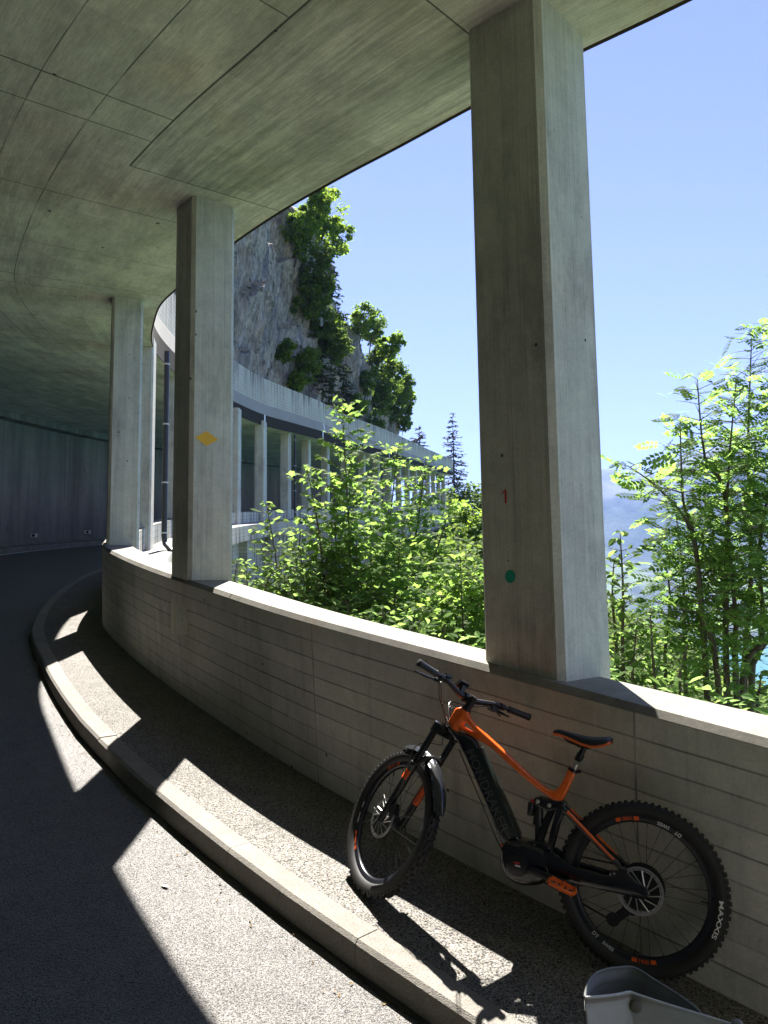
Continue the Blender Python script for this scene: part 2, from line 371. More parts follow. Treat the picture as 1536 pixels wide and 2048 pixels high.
def so(x, y):
    x = np.atleast_1d(x).astype(float); y = np.atleast_1d(y).astype(float)
    Qd, Dd, Td, Nd = Q[::5, :2], D[::5], TT[::5], NN[::5]
    out = np.empty((len(x), 2))
    for i0 in range(0, len(x), 4000):
        xx = np.stack([x[i0:i0+4000], y[i0:i0+4000]], 1)
        i = ((xx[:, None, :] - Qd[None]) ** 2).sum(-1).argmin(1); v = xx - Qd[i]
        out[i0:i0+4000, 0] = Dd[i] + (v * Td[i]).sum(1); out[i0:i0+4000, 1] = (v * Nd[i]).sum(1)
    return out
H_PAR = 1.137
SG = np.arange(-10, 131, 0.1)
def _tab(xs, ys, w=14):
    k = np.hanning(2*w+1); k /= k.sum(); v = np.interp(SG, xs, ys)
    return np.convolve(np.pad(v, w, mode='edge'), k, 'valid')
T_LEAN = _tab([8.6, 10.5, 11.7, 13.8, 16, 20], [.05, .02, -.08, -.11, -.07, 0.])
T_SOF = _tab([8, 9, 9.65, 10.6, 11.5, 12.6, 14.6, 17], [5.30, 5.16, 5.10, 5.0, 4.92, 4.87, 4.84, 4.82], 6)
T_EDGE = _tab([17.6, 19.7, 21, 23, 25, 30, 35, 40, 48, 60], [.76, .70, .58, .45, .37, .28, .2, .4, 1.15, 1.2])
def lean(s): return np.interp(s, SG, T_LEAN)
def h_sof(s): return np.interp(s, SG, T_SOF)
def o_edge(s): return np.interp(s, SG, T_EDGE)
def s_list(a, b):
    out = [a]; s = a
    while s < b - 1e-6:
        s += 0.2 if s < 26 else (0.5 if s < 60 else 1.0); out.append(min(s, b))
    return np.array(out)
def sweep(name, prof, mat, a, b, parent=None, closed=False, cap=False, mids=None, smooth=False, uvprof=None):
    """prof: list of (o, h); entries may be functions of s.  UV = (s, running profile length) or given v"""
    S = s_list(a, b); n, m = len(S), len(prof); V = np.empty((n, m, 3))
    for j, (o, h) in enumerate(prof):
        V[:, j] = at(S, o(S) if callable(o) else o, h(S) if callable(h) else h)
    if uvprof is None:
        p0 = [(float(o(np.array([20.]))[0]) if callable(o) else o, float(h(np.array([20.]))[0]) if callable(h) else h) for o, h in prof]
        uvprof = [0.0]
        for k in range(1, m): uvprof.append(uvprof[-1] + math.dist(p0[k], p0[k-1]))
    uv = np.stack(np.broadcast_arrays(S[:, None], np.array(uvprof)[None]), -1).reshape(-1, 2)
    faces, fm = [], []
    for j in range(m if closed else m - 1):
        j2 = (j + 1) % m
        for i in range(n - 1):
            faces.append((i*m+j, (i+1)*m+j, (i+1)*m+j2, i*m+j2)); fm.append(mids[j] if mids else 0)
    if cap and closed:
        faces.append(tuple(range(m))); fm.append(0); faces.append(tuple((n-1)*m + k for k in reversed(range(m)))); fm.append(0)
    return mesh_obj(name, V.reshape(-1, 3), faces, mat, parent, uv, smooth, fm)

# ------------------------------------------------------------------ ground, road, pavement, kerb
def ground_z(x, y):
    r = so(x, y); s, o = r[:, 0], r[:, 1]; zz = zc(np.clip(s, S0, 125))
    off = np.interp(s, [10.5, 13, 18, 24, 60, 100], [0.62, 0.35, -2.4, -3.4, -3.2, -1.5])
    out = np.where(o > 0.4, zz + off - 0.58 * np.maximum(o - 0.6, 0), zz - 0.8)
    mt = o < -9.0
    rise = np.clip((128.0 - s) / 6, 0, 1)
    out = np.where(mt, zz - 0.8 + rise * np.clip((-o - 14.0) * 3.0, 0, 14 + np.maximum(-o - 14, 0) * 0.35), out)
    out = out - np.maximum(s - 109, 0) * 0.3
    return np.maximum(out, -256.0)
g = np.sinh(np.linspace(-1, 1, 190) * 7.3) / math.sinh(7.3)
gx = np.sort(np.r_[g * 9000]); gy = np.sort(np.r_[g * 9000 + 12])
GX, GY = np.meshgrid(gx, gy, indexing='ij'); n1, n2 = GX.shape
GZ = ground_z(GX.ravel(), GY.ravel())
rngn = np.random.default_rng(4)
i = np.arange((n1-1)*(n2-1)); a_ = i // (n2-1) * n2 + i % (n2-1)
ngr = NT('hillside soil'); ob = ngr.obj()
mground = ngr.out(ngr.mix(ngr.noise(ob, 1.5, 5), (0.08, 0.09, 0.045), (0.13, 0.14, 0.07)), 0.95, ngr.bump(ngr.noise(ob, 5, 5), 0.8, 0.1))
tag(mesh_obj('ground', np.stack([GX.ravel(), GY.ravel(), GZ], 1), np.stack([a_, a_+n2, a_+n2+1, a_+1], 1), mground, smooth=True), kind='structure')
nw = NT('turquoise lake water'); ob = nw.obj()
mwater = nw.out((0.02, 0.13, 0.17), 0.3, nw.bump(nw.noise(nw.vmul(ob, (0.05, 0.05, 0.05)), 1.0, 6, 0.7), 0.5, 3.0))
tag(mesh_obj('water', [(-8950, -8950, -250), (8950, -8950, -250), (8950, 8950, -250), (-8950, 8950, -250)], [(0, 1, 2, 3)], mwater), kind='structure')

KI, KO = -0.885, -1.035
def dk(s): return np.interp(s, [13.5, 16, 18.5, 21, 24], [0, .09, .12, .02, -.15])      # the footway narrows a little in the bend
road = sweep('road', [(lambda S: KO + 0.02 + dk(S), -0.118), (-3.0, -0.125), (-5.0, -0.13), (-7.0, -0.12)], M['road'], S0, S1 + 8); tag(road, kind='structure')
pv = sweep('pavement', [(0.02, 0.0), (-0.45, 0.0), (lambda S: KI - 0.005 + dk(S), 0.0), (lambda S: KI - 0.005 + dk(S), -0.1)], M['pave'], S0, S1); tag(pv, kind='structure')
# kerb stones: one metre granite stones with thin joints
kb_v, kb_f = [], []
rk = random.Random(3)
s = S0
while s < S1:
    e = s + 1.0; L = [s + 0.002, (s + e) / 2, e - 0.002]; j = rk.uniform(-.004, .004); b0 = len(kb_v)
    prof = [(KI, -0.2), (KI, 0.004 + j), (KI - 0.012, 0.014 + j), (KO + 0.018, 0.012 + j), (KO, -0.006 + j), (KO - 0.006, -0.2)]
    for q in L:
        for o, h in prof: kb_v.append(at(q, o + dk(q), h))
    for a in range(2):
        for k in range(5): kb_f.append((b0+a*6+k, b0+(a+1)*6+k, b0+(a+1)*6+k+1, b0+a*6+k+1))
    kb_f.append(tuple(b0+k for k in range(6))); kb_f.append(tuple(b0+12+k for k in reversed(range(6))))
    s = e
tag(mesh_obj('kerb', kb_v, kb_f, M['kerb']), kind='structure')
gut = plain('dark gutter dirt', (0.05, 0.048, 0.045), 0.95, var=0.4, sc=40, bump=0.6)
tag(sweep('road_gutter', [(lambda S: KO + 0.01 + dk(S), -0.112), (lambda S: dk(S) + KO - 0.026 + 0.012*np.sin(S*7) + 0.01*np.sin(S*23.0), -0.113)], gut, S0, 40), kind='structure')
tag(sweep('road_marking', [(-6.46, -0.112), (-6.70, -0.112)], M['paintw'], S0, S1), kind='structure')

# ------------------------------------------------------------------ rockfall gallery
gal = empty('rockfall_gallery', tuple(at(14.0, -3.5, 0)))
tag(gal, 'long curved concrete rockfall gallery with an open row of slender columns over the road', 'gallery')
def adopt(o):                                       # parent while keeping world coordinates
    o.parent = gal; o.matrix_parent_inverse = Matrix.Translation(-gal.location); return o
roof = adopt(sweep('roof', [(-7.62, h_sof), (-5.0, h_sof), (-2.5, h_sof), (-1.2, h_sof), (0.0, h_sof), (lambda S: o_edge(S) - 0.025, h_sof)], M['ceiling'], S0, S1,
      uvprof=[-7.62, -5, -2.5, -1.2, 0.0, 0.7]))
def sub(o, par): o.parent = par; o.matrix_parent_inverse = Matrix.Identity(4); return o
FH = 0.48
def up(s): return 1.0 + 0 * s
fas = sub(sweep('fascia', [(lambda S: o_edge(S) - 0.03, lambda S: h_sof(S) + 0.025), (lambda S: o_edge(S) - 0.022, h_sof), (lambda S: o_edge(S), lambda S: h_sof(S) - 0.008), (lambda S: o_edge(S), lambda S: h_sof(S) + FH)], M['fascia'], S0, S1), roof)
sub(sweep('eaves_ledge', [(lambda S: o_edge(S), lambda S: h_sof(S) + FH), (lambda S: o_edge(S) - 0.08, lambda S: h_sof(S) + FH + 0.48 * up(S))], M['ledge'], S0, S1), roof)
UP = 1.15
sub(sweep('roof_parapet', [(lambda S: o_edge(S) - 0.08, lambda S: h_sof(S) + FH + 0.48 * up(S)), (lambda S: o_edge(S) - 0.085, lambda S: h_sof(S) + FH + 0.50 * up(S)), (lambda S: o_edge(S) - 0.09, lambda S: h_sof(S) + FH + (0.48 + UP) * up(S)), (lambda S: o_edge(S) - 0.70, lambda S: h_sof(S) + FH + (0.48 + UP) * up(S)), (lambda S: o_edge(S) - 0.72, lambda S: h_sof(S) + 0.5)], M['outer'], S0, S1,
      uvprof=[-0.03, 0.0, 1.15, 1.5, 2.5]), roof)
sub(sweep('roof_top', [(lambda S: o_edge(S) - 0.70, lambda S: h_sof(S) + 0.45), (-9.2, lambda S: h_sof(S) + 0.5)], mground, S0, S1), roof)
# end wall of the roof
S_ = np.array([S1]); oe = float(o_edge(S_)[0]); hs = float(h_sof(S_)[0])
prof = [(-7.9, hs), (oe - .02, hs), (oe - .02, hs + FH), (oe - .08, hs + FH + .48), (oe - .09, hs + FH + .48 + UP), (oe - .7, hs + FH + .48 + UP), (oe - .72, hs + .5), (-7.9, hs + .5)]
sub(mesh_obj('roof_end', [at(S1, o, h) for o, h in prof] + [at(S1 + 0.3, o, h) for o, h in prof], [tuple(range(8)), tuple(reversed(range(8, 16)))] + [(k, (k+1) % 8, (k+1) % 8 + 8, k + 8) for k in range(8)], M['outer'], None, [(p[0], p[1]) for p in prof] * 2), roof)
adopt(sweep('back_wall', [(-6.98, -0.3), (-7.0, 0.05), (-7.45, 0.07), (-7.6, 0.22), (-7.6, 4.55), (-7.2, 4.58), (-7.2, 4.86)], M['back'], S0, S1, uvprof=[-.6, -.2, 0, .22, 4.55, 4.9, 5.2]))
wall = sweep('parapet_wall', [(0.0, -0.25), (0.0, 0.0), (lambda S: lean(S), H_PAR - 0.035), (lambda S: lean(S) + 0.028, H_PAR), (lambda S: lean(S) + 0.40 + np.interp(S, [8.7, 10.5], [.12, 0]), H_PAR - 0.004), (lambda S: lean(S) + 0.40 + np.interp(S, [8.7, 10.5], [.12, 0]), 0.66)],
             [M['wall'], M['cope'], M['outer']], S0, S1, mids=[0, 0, 1, 1, 2], uvprof=[-0.25, 0.0, H_PAR - 0.001, H_PAR + 0.04, H_PAR + 0.4, H_PAR + 0.87])
tag(wall, 'low curving parapet wall of board marked concrete behind the bicycle', 'wall')
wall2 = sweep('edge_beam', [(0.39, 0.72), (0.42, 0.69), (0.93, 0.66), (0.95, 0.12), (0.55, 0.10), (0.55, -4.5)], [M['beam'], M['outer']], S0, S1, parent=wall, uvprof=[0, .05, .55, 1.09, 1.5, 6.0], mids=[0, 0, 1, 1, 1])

# columns
def column_mesh(s, near):
    ins = (0.10, 0.0, 0.03)[near] if near < 3 else 0.08
    dep, hw = (0.55 if near == 0 else 0.44), (0.265 if near == 0 else 0.25 if near < 3 else 0.235)
    o0 = float(lean(s)) + (0.08 if near == 0 else 0.02 if near == 1 else 0.06 if near == 2 else 0.06)
    t = tang(s); nn = np.array([t[1], -t[0]]); p0 = at(s, 0, 0); c = 0.035
    loc = [(-hw, o0 + c), (-hw + c, o0), (hw - c, o0), (hw, o0 + c), (hw, o0 + dep - c), (hw - c, o0 + dep), (-hw + c, o0 + dep), (-hw, o0 + dep - c)]
    V, F, UV = [], [], []
    lens = [0.0]
    for k in range(8): lens.append(lens[-1] + math.dist(loc[k], loc[(k+1) % 8]))
    zb, zt = p0[2] + 0.6, p0[2] + float(h_sof(s)) + 0.16
    nz = 6
    for k in range(8):
        b = len(V)
        for q in range(nz):
            z = zb + (zt - zb) * q / (nz - 1)
            for kk, l in ((k, lens[k]), ((k + 1) % 8, lens[k + 1])):
                a, o = loc[kk]; xy = p0[:2] + t * a + nn * o
                V.append((xy[0] - p0[0], xy[1] - p0[1], z - p0[2])); UV.append((l + s * 1.7, z))
        for q in range(nz - 1): F.append((b+2*q, b+2*q+1, b+2*q+3, b+2*q+2))
    return V, F, UV, p0
col_s = [1.7, 5.75, 9.86, 13.87, 18.33] + [18.3 + 4.245 * k for k in range(1, 21)]
cols = {}
for k, sv in enumerate(col_s):
    if sv > S1 - 0.5: break
    V, F, UV, p0 = column_mesh(sv, k - 2 if 0 <= k - 2 < 3 else 3)
    o = mesh_obj('column', V, F, M['column'], gal, UV); o.location = Vector(p0) - gal.location
    cols[k] = o
# pillars under the far edge beam
for k, sv in enumerate(col_s):
    if sv < 20 or sv > 80: continue
    t = tang(sv); nn = np.array([t[1], -t[0]]); p0 = at(sv, 0, 0)
    V = []
    for z in (0.10, -4.4):
        for a, o_ in ((-.3, .50), (.3, .50), (.3, .85), (-.3, .85)):
            xy = p0[:2] + t*a + nn*o_; V.append((xy[0], xy[1], p0[2] + z))
    F = [(0, 1, 5, 4), (1, 2, 6, 5), (2, 3, 7, 6), (3, 0, 4, 7)]
    adopt(mesh_obj('pillar', V, F, M['outer'], None, [(v[1], v[2]) for v in V]))

# ---- tubes
def tube(bm, pts, r, seg=8, cap=True):
    pts = [Vector(p) for p in pts]; n = len(pts); rings = []
    rr = r if isinstance(r, (list, tuple)) else [r] * n
    prev = None
    for k, p in enumerate(pts):
        tdir = (pts[min(k+1, n-1)] - pts[max(k-1, 0)]).normalized()
        if prev is None:
            up = Vector((0, 0, 1)) if abs(tdir.z) < 0.9 else Vector((1, 0, 0))
            xx = tdir.cross(up).normalized()
        else:
            xx = (prev - tdir * prev.dot(tdir)).normalized()
        prev = xx; yy = tdir.cross(xx)
        rings.append([bm.verts.new(p + (xx * math.cos(2*math.pi*q/seg) + yy * math.sin(2*math.pi*q/seg)) * rr[k]) for q in range(seg)])
    for k in range(n - 1):
        for q in range(seg):
            bm.faces.new((rings[k][q], rings[k][(q+1) % seg], rings[k+1][(q+1) % seg], rings[k+1][q]))
    if cap:
        bm.faces.new(list(reversed(rings[0]))); bm.faces.new(rings[-1])
    return bm
def box(bm, c, half, rot=None):
    vs = []
    for x in (-1, 1):
        for y in (-1, 1):
            for z in (-1, 1):
                v = Vector((x*half[0], y*half[1], z*half[2]))
                if rot is not None: v = rot @ v
                vs.append(bm.verts.new(Vector(c) + v))
    for f in ((0,1,3,2),(4,6,7,5),(0,4,5,1),(2,3,7,6),(0,2,6,4),(1,5,7,3)): bm.faces.new([vs[i] for i in f])
def bez(p, n=16):
    """Catmull-Rom through points"""
    p = [np.array(q, float) for q in p]; out = []
    for i in range(len(p) - 1):
        a, b, c, d = p[max(i-1, 0)], p[i], p[i+1], p[min(i+2, len(p)-1)]
        for t in np.linspace(0, 1, n, endpoint=False):
            out.append(0.5*((2*b)+(-a+c)*t+(2*a-5*b+4*c-d)*t*t+(-a+3*b-3*c+d)*t**3))
    out.append(p[-1]); return out

# drain pipes on every third column or so
for sv in (22.545, 43.77, 64.99, 94.7):
    bm = bmesh.new(); h0 = float(h_sof(sv))
    pa = sv - 0.02; oo = 0.74
    tube(bm, [at(pa, oo, h0 - 0.06), at(pa, oo, 0.95), at(pa, oo + 0.02, 0.80), at(pa - 0.25, oo + 0.22, 0.62), at(pa - 0.4, oo + 0.4, 0.5)], 0.055, 10)
    p = adopt(bm_obj('drain_pipe', bm, M['black_pipe']))
    for hh in (h0 - .35, h0 - 1.6, h0 - 2.8, 1.0):
        bm = bmesh.new(); tube(bm, [at(pa, oo, hh), at(pa, oo, hh + .03)], 0.066, 10); sub(bm_obj('pipe_clip', bm, M['galv']), p)

# white expansion joint covers on the eaves
for sv in (39.75 - 8.5, 39.75, 48.3, 56.8, 65.4, 73.9, 82.5, 91.0):
    V = []
    for a in (-0.085, 0.085):
        s_ = np.array([sv + a]); oe = float(o_edge(s_)[0]); hs = float(h_sof(s_)[0])
        V += [at(sv + a, oe + 0.012, hs - .02), at(sv + a, oe + 0.012, hs + FH), at(sv + a + 0.5, oe + 0.012, hs + FH + .005), at(sv + a + 0.5, oe - 0.068, hs + FH + .50)]
    for q in ((0, 4, 5, 1), (2, 6, 7, 3)): sub(mesh_obj('joint_cover', [V[k] for k in q], [(0, 1, 2, 3)], M['joint']), roof)

# ---- painted marks on columns
def on_face(s, a, o, h): # point on column frame: along tangent a, outward o
    t = tang(s); nn = np.array([t[1], -t[0]]); p = at(s, 0, 0); xy = p[:2] + t*a + nn*o
    return np.array([xy[0], xy[1], p[2] + h])
my = plain('yellow paint', (0.75, 0.42, 0.02), 0.6); mr = plain('red paint', (0.55, 0.03, 0.03), 0.6); mg = plain('teal paint', (0.02, 0.36, 0.24), 0.6, var=0.3)
def mark(name, col_i, pts3, mat):
    c = cols[col_i]; w = c.location + gal.location
    return mesh_obj(name, [np.array(p) - np.array(w) for p in pts3], [tuple(range(len(pts3)))], mat, c)
s2 = 13.87; fa = -0.2535; ob_ = float(lean(s2)) + 0.09
# diamond on the face that looks down the road
hd, ocn = 2.44, ob_ + 0.09
mark('painted_diamond', 3, [on_face(s2, fa, ocn - .115, hd), on_face(s2, fa, ocn, hd - .072), on_face(s2, fa, ocn + .115, hd), on_face(s2, fa, ocn, hd + .072)], my)
s1_ = 9.86; of = float(lean(s1_)) + 0.08 - 0.003
c1 = (0.05, 1.66)
mark('painted_dot', 2, [on_face(s1_, c1[0] + .035 * math.cos(a), of, c1[1] + .037 * math.sin(a)) for a in np.linspace(0, 2*math.pi, 20, endpoint=False)], mg)
x0, z0 = 0.065, 2.115
mark('painted_number', 2, [on_face(s1_, x0 + a, of, z0 + h) for a, h in ((-.006, -.036), (.006, -.036), (.006, .034), (.026, .018), (.03, .022), (.002, .044), (-.006, .036))], mr)

# ---- marker posts on the far back wall
blk = plain('black plastic', (0.015, 0.015, 0.017), 0.4); wht = plain('white plastic', (0.75, 0.75, 0.75), 0.5)
def px_on_offset(px, py, o0):
    r = px_ray(px, py); prev = None
    for d_ in np.arange(4, 120, 0.05):
        P = r * d_; o = so(P[0], P[1])[0, 1]
        if prev is not None and prev >= o0 > o: return P
        prev = o
    return r * 30
for (px, py), lab in (((67, 1071), 'small white wall reflector, the nearer left one on the dark back wall'), ((175, 1064), 'small white wall reflector just left of the third column')):
    P = px_on_offset(px, py, -7.45); e = empty('wall_reflector', tuple(P)); tag(e, lab, 'reflector', 'reflectors along the back wall')
    bm = bmesh.new(); box(bm, (0, 0, 0), (0.13, 0.03, 0.07)); bm_obj('plate', bm, wht, e)
    bm = bmesh.new(); box(bm, (0.01, -0.034, 0.0), (0.045, 0.008, 0.05), Matrix.Rotation(.5, 3, 'Y')); bm_obj('arrow', bm, blk, e)
#@@NEXT@@
# ------------------------------------------------------------------ cliff above the gallery
def hashn(a, b, seed):
    v = np.sin(a * 127.1 + b * 311.7 + seed * 74.7) * 43758.5453
    return v - np.floor(v)
def vnoise(x, y, seed=0):
    xi, yi = np.floor(x), np.floor(y); fx, fy = x - xi, y - yi
    fx = fx*fx*(3-2*fx); fy = fy*fy*(3-2*fy)
    return (hashn(xi, yi, seed)*(1-fx)+hashn(xi+1, yi, seed)*fx)*(1-fy) + (hashn(xi, yi+1, seed)*(1-fx)+hashn(xi+1, yi+1, seed)*fx)*fy
def fbm(x, y, seed=0, oct=5, gain=0.5):
    v = 0; a = 0.5
    for k in range(oct): v = v + a * (vnoise(x, y, seed + k) - 0.5); x, y, a = x*2.03, y*2.03, a*gain
    return v
def cliff_h(s): return np.interp(s, [26, 45, 60, 68, 76, 84, 88, 92, 96, 104, 112, 120, 125, 129, 132], [28, 28, 28.5, 32, 34, 34.5, 33.4, 31, 26.8, 24.3, 21.2, 18, 15, 7, -2])
def cliff_o(s, h):
    """offset of the rock face at arc length s and height h above road"""
    o = -10.2 - 0.05 * h
    o = o + 1.6 * fbm(s * 0.11, h * 0.05, 3, 3) * 2 + 2.0 * fbm(s * 0.35, h * 0.10, 11, 5) + 1.5 * fbm(s * 0.9, h * 0.30, 21, 5, .55) + 0.5 * np.abs(fbm(s * 2.2, h * .5, 61, 4))
    lg = h / 5.0 + 1.6 * fbm(s * 0.16, h * 0.08, 71, 4); o = o + 1.1 * (lg - np.floor(lg))
    gully = np.exp(-((s - 76.5) / 3.0) ** 2) * 2.0 + np.exp(-((s - 97) / 2.4) ** 2) * 2.2
    o = o - gully - np.maximum(s - 124, 0) * 0.7
    return o
cs = np.arange(24, 131.5, 0.30); hh = np.linspace(0, 1, 110)
CS, HH = np.meshgrid(cs, hh, indexing='ij'); ch = HH * (cliff_h(CS) + 2.5 * fbm(CS * 0.3, CS * 0, 5, 4)) + 5.6 * (1 - HH)
CO = cliff_o(CS, ch) - np.where(HH > 0.93, (HH - 0.93) * 60, 0)
P = at(CS.ravel(), CO.ravel(), ch.ravel())
n1, n2 = CS.shape; ii = np.arange((n1-1)*(n2-1)); a_ = ii // (n2-1) * n2 + ii % (n2-1)
nr = NT('limestone cliff rock'); ob = nr.obj()
w1 = nr.noise(nr.vmul(ob, (1.0, 1.0, 0.22)), 1.1, 8, 0.72, 0.7); w2 = nr.noise(nr.vmul(ob, (1, 1, 0.10)), 0.35, 5, 0.6); w3 = nr.noise(ob, 0.5, 4)
w4 = nr.noise(nr.vmul(ob, (1.0, 1.0, 0.3)), 4.5, 6, 0.7, 0.5); crk = nr.mapr(nr.math('ABSOLUTE', nr.math('SUBTRACT', nr.noise(nr.vmul(ob, (1.0, 1.0, 0.28)), 0.9, 6, 0.6, 0.6), 0.5)), 0.0, 0.03, 0.0, 0.1)
col = nr.ramp(w1, [(0.30, (0.19, 0.178, 0.16)), (0.5, (0.30, 0.283, 0.255)), (0.68, (0.44, 0.42, 0.38))])
col = nr.mix(nr.mapr(w2, 0.5, 0.62, 0.0, 0.7), col, (0.13, 0.14, 0.16))
col = nr.mix(nr.mapr(w3, 0.6, 0.72, 0.0, 0.45), col, (0.34, 0.27, 0.18))
col = nr.mix(nr.mapr(nr.noise(ob, 0.9, 5), 0.6, 0.7, 0.0, 0.8), col, (0.05, 0.07, 0.025))
col = nr.mulv(col, nr.mapr(crk, 0.0, 0.1, 0.6, 1.0)); col = nr.mulv(col, nr.mapr(w4, 0.3, 0.7, 0.65, 1.3))
mrock = nr.out(col, 0.9, nr.bump(nr.math('ADD', nr.math('ADD', w1, nr.math('MULTIPLY', w4, 0.4)), crk), 0.8, 0.3), spec=0.15)
tag(mesh_obj('cliff', P, np.stack([a_, a_+n2, a_+n2+1, a_+1], 1), mrock), kind='structure')

# ------------------------------------------------------------------ foliage builders
def rot_from(normal, spin, rng):
    """N rotation matrices with local z along normal, spun about it"""
    z = normal / np.linalg.norm(normal, axis=1)[:, None]
    h = np.where(np.abs(z[:, 2:3]) < 0.95, np.array([[0, 0, 1.0]]), np.array([[1.0, 0, 0]]))
    x = np.cross(h, z); x /= np.linalg.norm(x, axis=1)[:, None]; y = np.cross(z, x)
    c, s_ = np.cos(spin)[:, None], np.sin(spin)[:, None]
    x2 = x * c + y * s_; y2 = -x * s_ + y * c
    return np.stack([x2, y2, z], 2)
def scatter(base_v, base_f, pos, rot, size):
    bv = np.asarray(base_v, float); N, m = len(pos), len(bv)
    V = np.einsum('nij,mj->nmi', rot, bv) * size[:, None, None] + pos[:, None, :]
    F = []
    for k in range(N):
        b = k * m
        for f in base_f: F.append(tuple(b + q for q in f))
    return V.reshape(-1, 3), F
def _maple():
    pts = [(0, 0), (.14, -.06), (.40, -.02), (.30, .14), (.56, .40), (.34, .42), (.30, .56), (.13, .62), (0, 1.0), (-.13, .62), (-.30, .56), (-.34, .42), (-.56, .40), (-.30, .14), (-.40, -.02), (-.14, -.06)]
    V = [(x, y, -0.35 * abs(x) * abs(x) - 0.12 * y * y) for x, y in pts] + [(0, .3, 0.03)]
    return V, [(16, k, (k + 1) % 16) for k in range(16)]
def _oval(w=.22, l=1.0):
    V = [(0, 0, 0), (w, l*.35, .05), (w*.8, l*.7, .03), (0, l, -.08), (-w*.8, l*.7, .03), (-w, l*.35, .05)]
    return V, [(0, 1, 2, 3), (0, 3, 4, 5)]
def _pinnate(pairs=5):
    V, F = [], []
    def leaflet(o, ang, l, w):
        w *= 1.5
        c, s_ = math.cos(ang), math.sin(ang); b = len(V)
        for (a, q) in ((0, 0), (w, .45), (0, 1.0), (-w, .45)):
            x, y = a, q * l; V.append((o[0] + x*c - y*s_, o[1] + x*s_ + y*c, -0.18 * o[1] ** 2 - 0.10 * q * l))
        F.append((b, b+1, b+2, b+3))
    V += [(-.008, 0, 0), (.008, 0, 0), (.004, .85, -.13), (-.004, .85, -.13)]; F.append((0, 1, 2, 3))
    for k in range(pairs):
        y = .22 + .62 * k / (pairs - 1); l = .30 * (1 - .25 * abs(k - 2) / 2)
        leaflet((0, y), -1.05, l, .055); leaflet((0, y), 1.05, l, .055)
    leaflet((0, .84), 0, .3, .06)
    return V, F
LEAF = {'maple': _maple(), 'oval': _oval(), 'pinnate': _pinnate(), 'small': _oval(.28, 1.0), 'needle': ([(-.10, 0, 0), (.10, 0, 0), (.05, 1, -.18), (-.05, 1, -.18)], [(0, 1, 2, 3)]), 'clump': ([(0, 0, 0), (.34, .3, .10), (.22, .8, -.05), (-.12, 1.0, .05), (-.38, .55, .12), (-.3, .15, -.06)], [(0, 1, 2, 3), (0, 3, 4, 5)])}
class Wood:
    def __init__(s): s.bm = bmesh.new()
    def limb(s, pts, r0, r1, seg=6):
        n = len(pts); tube(s.bm, pts, [r0 + (r1 - r0) * k / (n - 1) for k in range(n)], seg)
def grow_sapling(name, label, stems, kind, mat, size, dens, spread, rng, group, bark='bark', up=0.55, droop=0.25, start=0.12, cat='sapling'):
    """stems: list of polylines (>=2 points); branches leave each stem in opposite pairs and carry leaves"""
    root = empty(name, tuple(stems[0][0])); tag(root, label, cat, group); org = np.array(stems[0][0])
    W = Wood(); pos, nor, dirs, sz = [], [], [], []
    for st in stems:
        pl = np.array(bez(st, 10)) - org; seg = np.linalg.norm(np.diff(pl, axis=0), axis=1); L = seg.sum(); cum = np.r_[0, np.cumsum(seg)]
        r0 = 0.006 + 0.0062 * L
        W.limb(pl[::3] if len(pl) > 12 else pl, r0, 0.004)
        nb = max(4, int(L * dens)); az = rng.uniform(0, 6.28)
        for k in range(nb):
            t = start + (1 - start) * (k + rng.uniform(0, .6)) / nb; q = min(t, .999) * L
            p = np.array([np.interp(q, cum, pl[:, c]) for c in range(3)])
            az += 1.57 + rng.normal(0, .25)
            prof = (0.35 + 0.65 * math.sin(math.pi * min(1, (1 - t) * 1.15 + .12))) * (1.0 if t < .85 else 0.65)
            for side in (0, math.pi):
                bl = spread * prof * rng.uniform(.6, 1.15); a = az + side + rng.normal(0, .2)
                d0 = np.array([math.cos(a), math.sin(a), up + rng.normal(0, .15)]); d0 /= np.linalg.norm(d0)
                pts = []; c = p.copy(); dd = d0.copy(); nst = 4
                for j in range(nst + 1):
                    pts.append(c.copy()); dd[2] -= droop / nst; c = c + dd / np.linalg.norm(dd) * bl / nst
                if bl > 0.08: W.limb(pts, 0.003 + .004 * bl, 0.0015, 4)
                nl = max(2, int(bl / size * 2.3)) if kind != 'pinnate' else max(2, int(bl / size * 2.2))
                for m in range(nl):
                    u = (m + rng.uniform(.2, 1)) / nl; j = min(int(u * nst), nst - 1); f = u * nst - j
                    lp = pts[j] * (1 - f) + pts[j+1] * f; la = a + (1 if m % 2 else -1) * rng.uniform(.3, 1.3)
                    od = np.array([math.cos(la), math.sin(la), rng.normal(0.0, .25)])
                    pos.append(lp + od * size * .18); dirs.append(od); sz.append(size * rng.uniform(.6, 1.2))
                    nor.append((rng.normal(0, .6), rng.normal(0, .6) - .25, 1.0))
        for m in range(5):                                  # terminal rosette
            a = m * 1.256 + rng.uniform(0, 1); od = np.array([math.cos(a), math.sin(a), .5])
            pos.append(pl[-1] + od * .02); dirs.append(od); sz.append(size * rng.uniform(.45, .75)); nor.append((od[0]*.6 + rng.normal(0, .4), od[1]*.6 + rng.normal(0, .4), 1))
    bm_obj('stem', W.bm, M[bark], root, True)
    pos, nor, dirs, sz = map(np.array, (pos, nor, dirs, sz))
    z = nor / np.linalg.norm(nor, axis=1)[:, None]; y = dirs - (dirs * z).sum(1)[:, None] * z; y /= np.linalg.norm(y, axis=1)[:, None] + 1e-9
    R = np.stack([np.cross(y, z), y, z], 2)
    V, F = scatter(*LEAF[kind], pos, R, sz)
    mesh_obj('foliage', V, F, M[mat], root)
    return root
